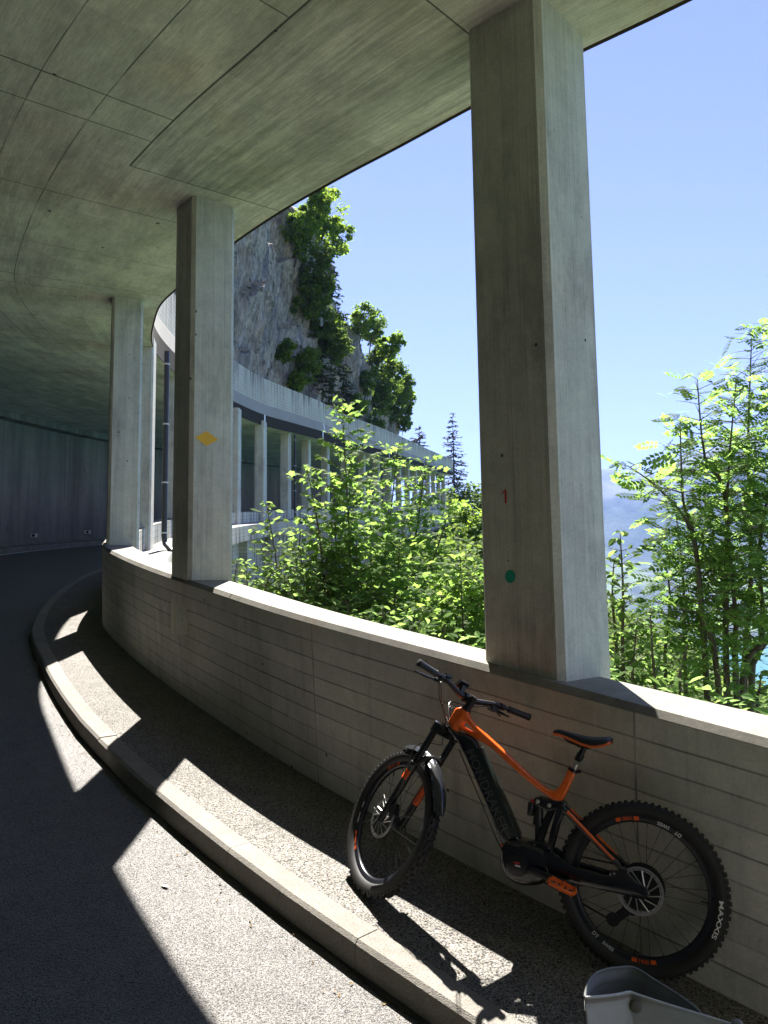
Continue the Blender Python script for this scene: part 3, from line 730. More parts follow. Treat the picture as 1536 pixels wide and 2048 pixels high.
def grow_tree(name, label, base, height, width, mat, rng, group, leaf=0.35, n=1500, crown0=0.25, trunk_r=None, bark='bark_d', nclump=26, cat='tree', squash=1.0, lean_v=(0, 0), crs=(.13, .25)):
    root = empty(name, tuple(base)); tag(root, label, cat, group)
    W = Wood(); tr = trunk_r or height * 0.016
    top = np.array([lean_v[0] * height, lean_v[1] * height, height * .9])
    W.limb([(0, 0, -height * .08), top * .35 + np.array([rng.normal(0, .02), rng.normal(0, .02), 0]) * height, top * .7, top], tr, tr * .25, 8)
    ctr = []
    for k in range(nclump):
        for _ in range(30):
            v = rng.uniform(-1, 1, 3)
            if 0.25 < np.linalg.norm(v) < 1: break
        zc_ = height * (crown0 + (1 - crown0) * (.5 + .5 * v[2] * .92)); rad = width * .5
        f = top * (zc_ / height); c = np.array([f[0] + v[0] * rad * .85, f[1] + v[1] * rad * .85 * squash, zc_]); ctr.append(c)
        b = top * max(.12, (zc_ / height - .22)); W.limb([b, (b + c) / 2 + np.array([0, 0, .03 * height]), c], tr * .3, tr * .08, 5)
    bm_obj('trunk', W.bm, M[bark], root, True)
    ctr = np.array(ctr); cr = width * rng.uniform(*crs, nclump)
    ci = rng.integers(0, nclump, n); v = rng.normal(0, 1, (n, 3)); v /= np.linalg.norm(v, axis=1)[:, None]
    r = cr[ci] * rng.uniform(.25, 1.12, n) ** .6
    pos = ctr[ci] + v * r[:, None] * np.array([1, 1, .75])
    nor = v * .7 + np.array([0, 0, .8]) + rng.normal(0, .45, (n, 3))
    V, F = scatter(*LEAF['clump'], pos, rot_from(nor, rng.uniform(0, 6.28, n), rng), leaf * rng.uniform(.55, 1.25, n))
    mesh_obj('crown', V, F, M[mat], root)
    return root
def grow_conifer(name, label, base, height, width, mat, rng, group, sparse=1.0, leaf=0.5, cat='tree', bare=0.08):
    root = empty(name, tuple(base)); tag(root, label, cat, group); W = Wood()
    W.limb([(0, 0, -1.0), (0, 0, height * .5), (0, 0, height)], height * .012, .02, 7)
    pos, dirs, nor, sz = [], [], [], []
    nw_ = int(height * 2.0)
    for k in range(nw_):
        t = bare + (1 - bare) * (k + rng.uniform(0, .8)) / nw_
        z = height * t; bl0 = width * .5 * (1 - t) ** .8 * (.85 + .3 * rng.random()) + .12
        for q in range(5):
            a = rng.uniform(0, 6.28); bl = bl0 * rng.uniform(.6, 1.1)
            if rng.random() > sparse + .15: continue
            p0 = np.array([0, 0, z]); p2 = p0 + np.array([math.cos(a) * bl, math.sin(a) * bl, -bl * .22 + .1]); p1 = (p0 + p2) / 2 + np.array([0, 0, -bl * .08])
            W.limb([p0, p1, p2], .012 + .01 * bl, .006, 4)
            m = max(2, int(bl / leaf * 5 * sparse))
            for j in range(m):
                u = (j + rng.random()) / m; lp = p0 * (1 - u) ** 2 + p1 * 2 * u * (1 - u) + p2 * u * u
                la = a + rng.choice([-1, 1]) * rng.uniform(.3, 1.1)
                pos.append(lp); dirs.append((math.cos(la), math.sin(la), -.25 + rng.normal(0, .15))); nor.append((rng.normal(0, .3), rng.normal(0, .3), 1)); sz.append(leaf * rng.uniform(.6, 1.15))
    bm_obj('trunk', W.bm, M['bark_d'], root)
    pos, nor, dirs, sz = map(np.array, (pos, nor, dirs, sz))
    z = nor / np.linalg.norm(nor, axis=1)[:, None]; y = dirs - (dirs * z).sum(1)[:, None] * z; y /= np.linalg.norm(y, axis=1)[:, None]
    V, F = scatter([(-.16, 0, 0), (.16, 0, 0), (.2, .5, -.02), (.05, 1, -.12), (-.05, 1, -.12), (-.2, .5, -.02)], [(0, 1, 2, 3, 4, 5)], pos, np.stack([np.cross(y, z), y, z], 2), sz)
    mesh_obj('crown', V, F, M[mat], root)
    return root

M['leaf_cliff'] = leaf_mat('cliff tree leaf', (0.075, 0.14, 0.03), (0.19, 0.31, 0.05), tw=0.45)
rng = np.random.default_rng(11)
def down_to_ground(p, extra=0.15):
    z = float(ground_z(np.array([p[0]]), np.array([p[1]]))[0]); return np.array([p[0], p[1], z - extra])
def stem_px(pix, dist, base_px=None):
    """stem polyline: photo pixels from bottom to top at the given distance; foot is dropped to the slope"""
    if not isinstance(dist, (list, tuple)): dist = [dist] * len(pix)
    pts = [px_at(x, y, d_) for (x, y), d_ in zip(pix, dist)]
    foot = down_to_ground(pts[0]); 
    if foot[2] < pts[0][2] - .05: pts = [foot] + pts
    return pts
# maple saplings outside the wall between the second column and the first
G1 = 'maple saplings growing outside the wall'
for lab, stems, sp, de in (
    ('tallest maple sapling in front of the gallery with a slender leader', [stem_px([(700, 1280), (700, 1100), (683, 800)], 8.0), stem_px([(690, 1280), (672, 1090), (668, 960)], 8.2)], .60, 8),
    ('leaning maple sapling whose crown stands second tallest beside the tallest one', [stem_px([(752, 1290), (775, 1080), (797, 888)], 8.6), stem_px([(740, 1290), (742, 1100), (738, 960)], 8.9)], .52, 8),
    ('maple sapling nearest the first column with two thin leaning stems', [stem_px([(800, 1290), (835, 1050), (852, 915)], 9.0), stem_px([(815, 1290), (870, 1110), (905, 1010)], 8.7)], .52, 8),
    ('short maple sapling with a side shoot in front of the far drain pipe', [stem_px([(655, 1270), (640, 1080), (614, 936)], 7.7)], .34, 7),
    ('dense leafy young maple low down between the taller leaders', [stem_px([(720, 1300), (715, 1180), (712, 1060)], 7.7), stem_px([(770, 1310), (790, 1200), (800, 1080)], 7.9), stem_px([(660, 1280), (655, 1190), (650, 1110)], 7.6)], .55, 9),
    ('bright leafy maple bush right beside the left edge of the first column', [stem_px([(930, 1330), (925, 1230), (920, 1110)], 7.0), stem_px([(880, 1320), (885, 1250), (880, 1150)], 7.2), stem_px([(965, 1330), (968, 1240), (975, 1120)], 7.1)], .5, 10)):
    grow_sapling('maple_sapling', lab, stems, 'maple', 'leaf_maple', .082, de*1.6, sp, rng, G1)
G2 = 'small leaved shrubs on the slope by the wall'
for lab, stems, sp, sz in (
    ('upright small leaved shrub with a pointed top just right of the second column', [stem_px([(560, 1240), (552, 1120), (532, 1005)], 7.9), stem_px([(575, 1240), (590, 1150), (602, 1060)], 8.0)], .32, .085),
    ('bushy small leaved shrub under the leaning shoot of the short maple', [stem_px([(620, 1270), (610, 1180), (600, 1100)], 7.4), stem_px([(580, 1250), (570, 1190), (560, 1130)], 7.6), stem_px([(650, 1270), (650, 1200), (655, 1130)], 7.5)], .40, .085),
    ('low spreading shrub against the wall immediately right of the second column', [stem_px([(500, 1220), (495, 1170), (490, 1125)], 7.9), stem_px([(530, 1230), (530, 1180), (545, 1140)], 7.7), stem_px([(470, 1200), (470, 1160), (474, 1120)], 8.4)], .36, .10),
    ('low bright shrub below the tall maples along the wall top', [stem_px([(820, 1320), (825, 1270), (830, 1225)], 6.8), stem_px([(770, 1300), (770, 1260), (765, 1215)], 6.9), stem_px([(700, 1270), (700, 1235), (690, 1195)], 7.1), stem_px([(880, 1330), (885, 1290), (890, 1250)], 6.7)], .34, .10)):
    grow_sapling('shrub', lab, stems, 'small', 'leaf_shrub', sz, 13, sp, rng, G2, cat='shrub')
# ash trees to the right of the first column
G3 = 'ash saplings right of the first column'
for lab, stems, sp, de in (
    ('tall ash sapling with several thin curved stems rising over the wall at the right edge', [stem_px([(1483, 1372), (1526, 1273), (1518, 1105), (1540, 960), (1550, 800)], 6.3), stem_px([(1500, 1372), (1545, 1250), (1552, 1000), (1545, 640)], 6.6), stem_px([(1490, 1372), (1502, 1150), (1496, 900), (1504, 660)], 6.7)], .62, 6),
    ('central ash sapling with two straight leaders and the brightest tuft on top', [stem_px([(1471, 1340), (1471, 1231), (1454, 1000), (1475, 740)], 6.2), stem_px([(1452, 1335), (1452, 1000), (1410, 916), (1394, 750)], 6.25)], .56, 6.5),
    ('ash sapling whose stem bends left and carries the lowest side branches over the mountains', [stem_px([(1433, 1330), (1404, 1231), (1383, 1063), (1315, 975), (1245, 925)], 6.0), stem_px([(1405, 1235), (1385, 1060), (1366, 1000), (1360, 830)], 6.1)], .48, 6),
    ('slender ash sapling in front of the lake halfway to the column', [stem_px([(1370, 1345), (1367, 1168), (1352, 1030)], 6.6), stem_px([(1330, 1345), (1340, 1200), (1330, 1120)], 6.5)], .40, 7)):
    grow_sapling('ash_sapling', lab, stems, 'pinnate', 'leaf_ash', .19, de*1.25, sp*.85, rng, G3, up=.5, start=.46)
grow_sapling('shrub', 'thin upright shrub close to the right edge of the first column', [stem_px([(1246, 1330), (1246, 1180), (1240, 1065)], 6.2), stem_px([(1235, 1330), (1225, 1200), (1228, 1120)], 6.4)], 'small', 'leaf_shrub', .085, 12, .26, rng, G2, cat='shrub')
grow_sapling('shrub', 'leafy shrub at the foot of the slender ash above the wall', [stem_px([(1310, 1375), (1305, 1310), (1300, 1215)], 5.9), stem_px([(1360, 1385), (1365, 1330), (1375, 1290)], 5.8), stem_px([(1265, 1365), (1268, 1310), (1275, 1235)], 6.0)], 'small', 'leaf_grass', .075, 11, .30, rng, G2, cat='shrub')
grow_sapling('shrub', 'leafy shrub at the foot of the tall ash stems at the right edge', [stem_px([(1450, 1410), (1455, 1380), (1450, 1345)], 5.6), stem_px([(1515, 1420), (1518, 1390), (1522, 1350)], 5.5)], 'small', 'leaf_grass', .085, 13, .30, rng, G2, cat='shrub')

# undergrowth along the outer face of the wall (stuff)
N = 15000; ss = rng.uniform(6.0, 26.0, N); oo = 0.62 + rng.exponential(1.0, N); hh_ = ss * 0
base = at(ss, oo, 0); gz = ground_z(base[:, 0], base[:, 1]); hgt = rng.uniform(0, 1, N) ** 1.3 * np.where(ss < 12.5, .75, 1.0)
hmax = np.where(ss < 10.8, np.clip(1.20 - (oo - .6) * .25, .2, 2), 1.3) + zc(ss)      # keeps the herbs near the top of the wall
base[:, 2] = np.minimum(gz + hgt, hmax)
nor = np.stack([rng.normal(0, .5, N), rng.normal(0, .5, N) - .1, np.ones(N)], 1)
V, F = scatter(*LEAF['oval'], base, rot_from(nor, rng.uniform(0, 6.28, N), rng), rng.uniform(.04, .10, N))
tag(mesh_obj('undergrowth', V, F, M['leaf_grass']), 'low green undergrowth along the outer side of the wall', 'undergrowth', None, 'stuff')
# ground cover on the ravine slopes (stuff)
N = 26000; ss = rng.uniform(10, 112, N); oo = 1.0 + rng.uniform(0, 1, N) ** 1.4 * 46
base = at(ss, oo, 0); gz = ground_z(base[:, 0], base[:, 1]); base[:, 2] = gz + rng.uniform(0, 1.6, N) * np.where(ss < 45, .45, 1) * np.clip(oo / 8, .2, 1) * (.4 + .6 * fbm(base[:, 0] * .25, base[:, 1] * .25, 9, 3) + .5)
nor = np.stack([rng.normal(0, .5, N), rng.normal(0, .5, N), np.ones(N)], 1)
V, F = scatter(*LEAF['clump'], base, rot_from(nor, rng.uniform(0, 6.28, N), rng), rng.uniform(.3, .9, N))
tag(mesh_obj('ground_cover', V, F, M['leaf_mid']), 'green scrub covering the steep ravine slope below the gallery', 'scrub', None, 'stuff')

# grit and dry leaf bits along the kerb and the wall foot (stuff)
N = 900; ss = rng.uniform(6.5, 20, N); side = rng.random(N)
oo = np.where(side < .45, KO - np.abs(rng.normal(0, .10, N)) - .01, np.where(side < .85, -np.abs(rng.normal(0, .07, N)) - .012, rng.uniform(KI, 0, N)))
base = at(ss, np.where(oo < KO, oo + dk(ss), oo), np.where(oo < KO, -0.112, 0.004)); nor = np.stack([rng.normal(0, .35, N), rng.normal(0, .35, N), np.ones(N)], 1)
V, F = scatter(*LEAF['oval'], base, rot_from(nor, rng.uniform(0, 6.28, N), rng), rng.uniform(.006, .026, N))
tag(mesh_obj('leaf_litter', V, F, leaf_mat('dry leaf litter', (.16, .12, .06), (.1, .07, .03), tw=.2)), 'dry leaf bits along kerb and wall foot', 'litter', None, 'stuff')
# trees in the ravine
G4 = 'broadleaf trees in the ravine'
for lab, (px, py), dist, hgt, wid, mat, n, lf in (
    ('rounded dark green tree in the ravine just left of the first column', (915, 1022), 40, 9.0, 8.5, 'leaf_mid', 5200, .36),
    ('mid green tree lower in the ravine behind the maple bush', (885, 1100), 33, 7.0, 6.0, 'leaf_mid', 3200, .34),
    ('pale green tree rising beside the end of the gallery', (945, 1000), 64, 9.0, 6.0, 'leaf_lime', 2600, .45),
    ('light green tree low in the ravine in front of the rounded dark one', (945, 1135), 26, 6.0, 5.5, 'leaf_lime', 3400, .27),
    ('dark leafy tree behind the end of the gallery under the tall spruce', (930, 965), 122, 14.0, 9.0, 'leaf_mid', 2200, .6),
    ('dark tree seen between the last columns of the gallery', (868, 985), 119, 9.0, 9.0, 'leaf_mid', 1500, .7),
    ('dark tree at the far mouth of the gallery behind the very last column', (892, 975), 116, 9.0, 7.0, 'leaf_mid', 1500, .6),
    ('small tree below the edge beam left of the rounded dark tree', (850, 1075), 44, 7.5, 7.0, 'leaf_mid', 2600, .4)):
    p = px_at(px, py, dist); grow_tree('broadleaf_tree', lab, (p[0], p[1], p[2] - hgt), hgt, wid, mat, rng, G4, leaf=lf, n=n)
p = px_at(905, 826, 128); grow_conifer('spruce', 'tallest slender spruce standing behind the end of the gallery', (p[0], p[1], p[2] - 17), 17, 7.5, 'leaf_brown', rng, 'spruces by the end of the gallery', sparse=.8, leaf=.62)
p = px_at(838, 850, 126); grow_conifer('spruce', 'dense dark spruce rising just behind the roof parapet at the cliff foot', (p[0], p[1], p[2] - 11), 11, 7.0, 'leaf_brown', rng, 'spruces by the end of the gallery', sparse=.95, leaf=.6)
p = px_at(824, 872, 123); grow_conifer('spruce', 'small brownish spruce squeezed between cliff and dense spruce', (p[0], p[1], p[2] - 8), 8, 4.0, 'leaf_brown', rng, 'spruces by the end of the gallery', sparse=.8, leaf=.5)

# trees clinging to the cliff: (photo pixel of the crown centre, distance is found on the rock face)
def on_cliff(px, py):
    r = px_ray(px, py); ds = np.arange(30, 140, .25); P = r[None] * ds[:, None]
    q = so(P[:, 0], P[:, 1]); h = P[:, 2] - zc(q[:, 0]); oc = cliff_o(q[:, 0], h)
    hit = np.where((q[:, 1] < oc + .3) & (h < cliff_h(q[:, 0]) + 3))[0]
    return P[hit[0]] if len(hit) else None
G5 = 'trees clinging to the cliff'
CT = [  # px, py, size px (diameter), kind, label
 (600, 420, 90, 'lime', 'bright green tree at the very top of the cliff under the soffit edge'),
 (640, 425, 70, 'lime', 'bright green tree overhanging the top right of the cliff'),
 (585, 470, 80, 'lime', 'yellow green bushy tree on the upper cliff next to the bare rock'),
 (650, 480, 75, 'lime', 'light green tree on the cliff edge against the sky, below the topmost'),
 (610, 540, 80, 'mid', 'mid green tree on the shaded cliff band, below the yellow green one'),
 (635, 560, 60, 'dark', 'dark conifer high on the cliff edge against the sky'),
 (600, 600, 60, 'mid', 'mid green tree beside the upper bare rock face'),
 (660, 590, 80, 'dark', 'large dark conifer halfway down the cliff edge'),
 (630, 650, 75, 'mid', 'green tree in the middle of the cliff vegetation band'),
 (672, 650, 60, 'dark', 'dark conifer below the large one on the cliff'),
 (640, 715, 80, 'dark', 'dark drooping conifer low in the cliff band'),
 (675, 720, 65, 'dark', 'dark conifer at the right of the low cliff band'),
 (600, 730, 60, 'mid', 'shaded bush tree at the foot of the bare rock'),
 (660, 780, 60, 'dark', 'lowest dark conifer just above the roof parapet'),
 (715, 640, 60, 'lime', 'light green tree on the second buttress top'),
 (735, 665, 55, 'mid', 'mid green tree on the second buttress edge'),
 (770, 690, 55, 'lime', 'airy light green tree leaning out from the second buttress'),
 (745, 720, 60, 'mid', 'green tree on the face of the second buttress'),
 (765, 755, 65, 'mid', 'dark green tree in the gully right of the second buttress'),
 (790, 780, 50, 'lime', 'light tree on the edge of the last buttress'),
 (750, 800, 60, 'mid', 'mid green tree above the last bare rock'),
 (778, 815, 50, 'mid', 'tree on the edge of the last buttress near the bottom'),
 (808, 800, 34, 'lime', 'small light tree sticking out from the last buttress'),
 (735, 850, 55, 'mid', 'dark bushy tree at the foot of the last buttress'),
 (805, 830, 30, 'mid', 'tiny tree at the lower right rim of the cliff'),
 (700, 815, 50, 'lime', 'yellow green spruce like tree just above the parapet in the middle'),
 (582, 762, 34, 'lime', 'small yellow green bush behind the roof parapet at the left'),
 (560, 700, 40, 'mid', 'sparse bush on the lower bare rock'),
 (782, 740, 44, 'lime', 'light tree halfway down the edge of the last buttress'),
 (800, 772, 40, 'mid', 'mid green tree leaning out over the last bare rock'),
 (815, 845, 30, 'lime', 'light little tree low on the last cliff rim'),
 (725, 760, 50, 'mid', 'green tree on the second buttress wall above the parapet'),
 (690, 770, 60, 'dark', 'dark conifer in the gully between the buttresses'),
 (620, 590, 66, 'mid', 'mid green tree in the upper centre of the vegetation band'),
 (655, 690, 70, 'mid', 'mid green tree in the lower centre of the vegetation band'),
 (632, 760, 56, 'dark', 'dark conifer at the bottom left of the vegetation band')]
for px, py, spx, kd, lab in CT:
    P = on_cliff(px, py)
    if P is None:
        P = on_cliff(px - 14, py + 4)
        if P is None: P = px_ray(px, py) * 84
    dist = np.linalg.norm(P); wd = spx / FPX * dist
    wd = max(wd, 2.0); ht = wd * (1.25 if kd != 'dark' else 1.7)
    out = at(so(P[0], P[1])[0, 0], 1.0, 0)[:2] - at(so(P[0], P[1])[0, 0], 0.0, 0)[:2]
    b = (P[0] + out[0]*.2, P[1] + out[1]*.2, P[2] - ht * .55)
    if kd == 'dark': grow_conifer('conifer', lab, b, ht, wd, 'leaf_dark', rng, G5, sparse=1.0, leaf=max(.45, wd*.11), bare=.02)
    else: grow_tree('cliff_tree', lab, b, ht, wd * 1.1, 'leaf_lime' if kd == 'lime' else ('leaf_cliff', 'leaf_mid', 'leaf_cliff')[int(px) % 3], rng, G5, leaf=.34, n=int(2000 * min(2.2, (wd / 3.5) ** 1.5)), crown0=.08, nclump=30, crs=(.06, .21), lean_v=(out[0]*.25, out[1]*.25))

# ------------------------------------------------------------------ mountains across the lake
mx = np.linspace(-1500, 6200, 190); my_ = np.linspace(3300, 7600, 120)
MX, MY = np.meshgrid(mx, my_, indexing='ij')
def mheight(x, y):
    # shore line
    sh = 3330 + 160 * np.sin(x * .0012 + 1) + 90 * np.sin(x * .004)
    t = np.maximum(y - sh, 0)
    prof = np.interp(t, [0, 260, 900, 1700, 2400, 3200, 4000], [0, 55, 210, 470, 930, 1060, 700])
    ridge = fbm(x * .0011 + 3, y * .0007, 31, 6, .52); gl = np.abs(fbm(x * .0022, y * .0006, 41, 4)) * 2
    lat = np.interp(x, [300, 1150, 1450, 2300, 2900, 3600, 6200], [.25, .55, 1.12, 1.22, 1.4, 1.5, 1.55])
    return -253 + prof * lat * (1 + .55 * ridge) - gl * np.clip(t / 1500, 0, 1) * 170 + np.clip(t / 300, 0, 1) * 20 * fbm(x * .01, y * .01, 51, 4)
MZ = mheight(MX, MY); n1, n2 = MX.shape; ii = np.arange((n1-1)*(n2-1)); a_ = ii // (n2-1) * n2 + ii % (n2-1)
nm = NT('alpine slopes'); ob = nm.obj(); _x, _y, zz = nm.sep(ob)
fo = nm.noise(ob, .012, 5, .6); me_ = nm.noise(ob, .0028, 4, .5)
meadow = nm.math('MULTIPLY', nm.mapr(me_, .48, .54), nm.mapr(zz, 60, 200, 1.0, 0.0))
col = nm.mix(meadow, nm.mix(nm.mapr(fo, .35, .65), (.010, .018, .011), (.026, .036, .02)), (.10, .14, .045))
col = nm.mix(nm.mapr(nm.math('ADD', zz, nm.math('MULTIPLY', nm.noise(ob, .004, 5), 500)), 700, 950), col, (.055, .055, .058))
mmt = nm.out(col, .95, nm.bump(fo, .8, 12.0))
tag(mesh_obj('mountains', np.stack([MX.ravel(), MY.ravel(), MZ.ravel()], 1), np.stack([a_, a_+n2, a_+n2+1, a_+1], 1), mmt, smooth=True), kind='structure')
# ------------------------------------------------------------------ mountain bike leaning on the wall
BM = Matrix([[-0.90748873, -0.38606049, 0.16559439, 1.06193765], [0.39909209, -0.91537623, 0.05302704, 3.56724042], [0.13110952, 0.11420885, 0.9847673, -1.69782523], [0, 0, 0, 1]])
bike = empty('mountain_bike'); bike.matrix_world = BM
tag(bike, 'orange and black electric mountain bike leaning with its handlebar against the concrete wall', 'bicycle')
RW, WB = 0.372, 1.24
HA = math.radians(65.5); AX = np.array([-math.cos(HA), 0, math.sin(HA)]); FWD = np.array([math.sin(HA), 0, math.cos(HA)])
FAX = np.array([WB, 0, RW]); PS = FAX - 0.046 * FWD; STH = -0.70275397
def steer(p):
    v = np.asarray(p, float) - PS
    return PS + v * math.cos(STH) + np.cross(AX, v) * math.sin(STH) + AX * (AX @ v) * (1 - math.cos(STH))
def fpt(t, f=0.0, y=0.0): return PS + AX * t + FWD * f + np.array([0, y, 0])     # fork coordinates, unsteered
B = {}
B['orange'] = plain('orange frame paint', (0.78, 0.125, 0.008), 0.28, var=0.04, coat=0.7)
B['black'] = plain('black frame paint', (0.006, 0.006, 0.007), 0.25, var=0.1, coat=0.6)
B['satin'] = plain('satin black metal', (0.009, 0.009, 0.0105), 0.38, var=0.15)
B['cover'] = plain('dark green battery cover', (0.007, 0.013, 0.010), 0.4, var=0.15)
B['rubber'] = plain('tyre rubber', (0.011, 0.0105, 0.0105), 0.62, var=0.4, sc=60)
B['rimb'] = plain('black rim', (0.012, 0.013, 0.018), 0.3, var=0.1)
B['steel'] = plain('brushed steel', (0.55, 0.54, 0.52), 0.32, metal=1.0, var=0.1)
B['silver'] = plain('silver alloy', (0.5, 0.48, 0.42), 0.4, metal=0.7)
B['white'] = plain('white decal', (0.72, 0.72, 0.72), 0.5); B['grey'] = plain('grey lettering', (0.055, 0.06, 0.058), 0.4)
B['odec'] = plain('orange decal', (0.75, 0.10, 0.01), 0.45); B['red'] = plain('red anodised', (0.5, 0.02, 0.03), 0.35)
B['fender'] = plain('glossy black mudguard', (0.05, 0.052, 0.058), 0.2, coat=1.0, spec=0.8)
B['orsadd'] = plain('saddle orange trim', (0.75, 0.14, 0.03), 0.5)
B['pedal'] = plain('orange flat pedal', (0.80, 0.13, 0.01), 0.42, var=0.05)
B['cable'] = plain('black cable housing', (0.015, 0.014, 0.014), 0.35)
B['seatc'] = plain('dark saddle cover', (0.02, 0.021, 0.026), 0.55)

def xf(bm, fn):
    for v in bm.verts: v.co = Vector(fn(np.array(v.co)))
    return bm
def part(name, bm, mat, parent=bike, st=False, smooth=True, sharp=45):
    if st: xf(bm, steer)
    bmesh.ops.recalc_face_normals(bm, faces=bm.faces)
    for e in bm.edges:
        if len(e.link_faces) == 2 and e.calc_face_angle() > math.radians(sharp): e.smooth = False
    o = bm_obj(name, bm, mat, parent, smooth); return o
def plate(outline, holes, w, r, y0=0.0):
    bm = bmesh.new()
    loops = [outline] + list(holes)
    def area(L): return 0.5 * sum(L[i][0]*L[(i+1) % len(L)][1] - L[(i+1) % len(L)][0]*L[i][1] for i in range(len(L)))
    levels = [(-w, r), (-w + .3*r, .3*r), (-w + r, 0), (w - r, 0), (w - .3*r, .3*r), (w, r)]
    allr = []
    for li, L in enumerate(loops):
        L = [np.array(p, float) for p in L]
        sgn = 1 if area(L) > 0 else -1
        if li > 0: sgn = -sgn
        rings = []
        for y, ins in levels:
            ring = []
            for k in range(len(L)):
                a = L[k] - L[k-1]; b = L[(k+1) % len(L)] - L[k]
                n1_ = np.array([-a[1], a[0]]) / (np.linalg.norm(a)+1e-9); n2_ = np.array([-b[1], b[0]]) / (np.linalg.norm(b)+1e-9)
                n_ = n1_ + n2_; l = np.linalg.norm(n_); n_ = n_ / l * min(1.6, 2 / l) if l > .2 else n_ * 0
                q = L[k] + n_ * sgn * ins
                ring.append(bm.verts.new((q[0], y0 + y, q[1])))
            rings.append(ring)
        for i in range(len(rings) - 1):
            for k in range(len(L)):
                k2 = (k + 1) % len(L); bm.faces.new((rings[i][k], rings[i][k2], rings[i+1][k2], rings[i+1][k]))
        allr.append(rings)
    for end in (0, -1):
        es = []
        for rings in allr:
            for k in range(len(rings[end])):
                e = bm.edges.get((rings[end][k], rings[end][(k+1) % len(rings[end])]))
                es.append(e)
        bmesh.ops.triangle_fill(bm, use_beauty=True, use_dissolve=False, edges=es)
    return bm
def smooth_poly(L, n=4):
    """closed Catmull-Rom"""
    L = [np.array(p, float) for p in L]; m = len(L); out = []
    for i in range(m):
        a, b, c, d = L[i-1], L[i], L[(i+1) % m], L[(i+2) % m]
        for t in np.linspace(0, 1, n, endpoint=False):
            out.append(tuple(0.5*((2*b)+(-a+c)*t+(2*a-5*b+4*c-d)*t*t+(-a+3*b-3*c+d)*t**3)))
    return out
def text_mesh(name, s, mapper, mat, parent, size=1.0):
    cu = bpy.data.curves.new(name, 'FONT'); cu.body = s; cu.size = size; cu.resolution_u = 3; cu.offset = 0.014
    to = bpy.data.objects.new(name, cu); COL.objects.link(to)
    dg = bpy.context.evaluated_depsgraph_get(); dg.update()
    me = bpy.data.meshes.new_from_object(to.evaluated_get(dg)); COL.objects.unlink(to); bpy.data.objects.remove(to)
    co = np.array([v.co[:] for v in me.vertices]); w = co[:, 0].max() - co[:, 0].min(); co[:, 0] -= co[:, 0].min()
    h = 0.73 * size
    new = mapper(co[:, 0] / w, co[:, 1] / h, w / h)
    for v, c in zip(me.vertices, new): v.co = Vector(c)
    me.materials.clear(); me.materials.append(mat)
    return link(bpy.data.objects.new(name, me), parent)

# frame: orange upper half
o_out = [(.958,.992),(.930,1.002),(.903,.983),(.860,.940),(.823,.914),(.745,.868),(.649,.810),(.560,.755),(.490,.716),(.452,.700),(.425,.702),(.404,.722),(.388,.757),(.372,.812),(.335,.801),(.350,.750),(.368,.695),(.386,.655),(.408,.650),(.440,.664),(.500,.692),(.560,.722),(.624,.758),(.690,.799),(.750,.836),(.830,.862),(.900,.884),(.992,.908)]
o_hole = [(.928,.928),(.914,.940),(.878,.922),(.842,.894),(.868,.894),(.905,.906)]
bm = plate(o_out, [o_hole], .026, .011)
frame = part('frame', bm, B['orange'])
bm = bmesh.new(); tube(bm, [fpt(.575), fpt(.70)], [.032, .030], 16); part('head_tube', bm, B['orange'], frame)
bm = bmesh.new(); tube(bm, [fpt(.70), fpt(.712)], .026, 16); part('headset_cap', bm, B['satin'], frame)
# down tube with battery
dt = [(.930,.880),(.995,.905),(.985,.880),(.925,.835),(.870,.770),(.775,.625),(.700,.510),(.640,.408),(.560,.440),(.556,.456),(.620,.552),(.720,.700),(.800,.815),(.835,.858),(.880,.876)]
down = part('down_tube', plate(dt, [], .040, .014), B['black'])
cv = [(.866,.808),(.800,.826),(.640,.585),(.562,.465),(.606,.436),(.700,.565)]
part('battery_cover', plate(cv, [], .0415, .003), B['cover'], down)
a0, a1 = np.array([.868, .796]), np.array([.640, .458]); dv = (a1 - a0); L_ = np.linalg.norm(dv); dv /= L_; upv = np.array([-.83, .56])
def mmap(x, y, asp):
    p = a0[None] + dv[None] * (x * L_)[:, None] + upv[None] * (y * .046)[:, None]
    return np.stack([p[:, 0], np.full(len(p), .0428), p[:, 1]], 1)
text_mesh('lettering', 'MONDRAKER', mmap, B['grey'], down)
bm = bmesh.new(); tube(bm, bez([(.905,.042,.80),(.84,.044,.70),(.74,.044,.55),(.66,.05,.43),(.60,.06,.36)], 5), .003, 6); part('cable', bm, B['cable'])
# motor
mo = smooth_poly([(.632,.400),(.628,.330),(.595,.278),(.530,.258),(.460,.272),(.412,.300),(.395,.350),(.405,.405),(.440,.440),(.500,.446),(.560,.452),(.600,.440)], 4)
motor = part('motor', plate(mo, [], .066, .022), B['black'])
bm = bmesh.new(); tube(bm, [(.545,.066,.345),(.545,.076,.345),(.545,.079,.345)], [.052,.050,.044], 24); part('motor_cap', bm, B['satin'], motor)
bm = bmesh.new(); box(bm, (.545,.0795,.357), (.014,.0008,.003)); part('badge', bm, B['red'], motor, smooth=False)
bm = bmesh.new(); box(bm, (.540,.0795,.345), (.012,.0008,.003)); part('badge', bm, B['white'], motor, smooth=False)
bm = plate([(.60,.425),(.585,.445),(.53,.447),(.54,.425)], [], .068, .004); part('motor_highlight_panel', bm, B['satin'], motor)
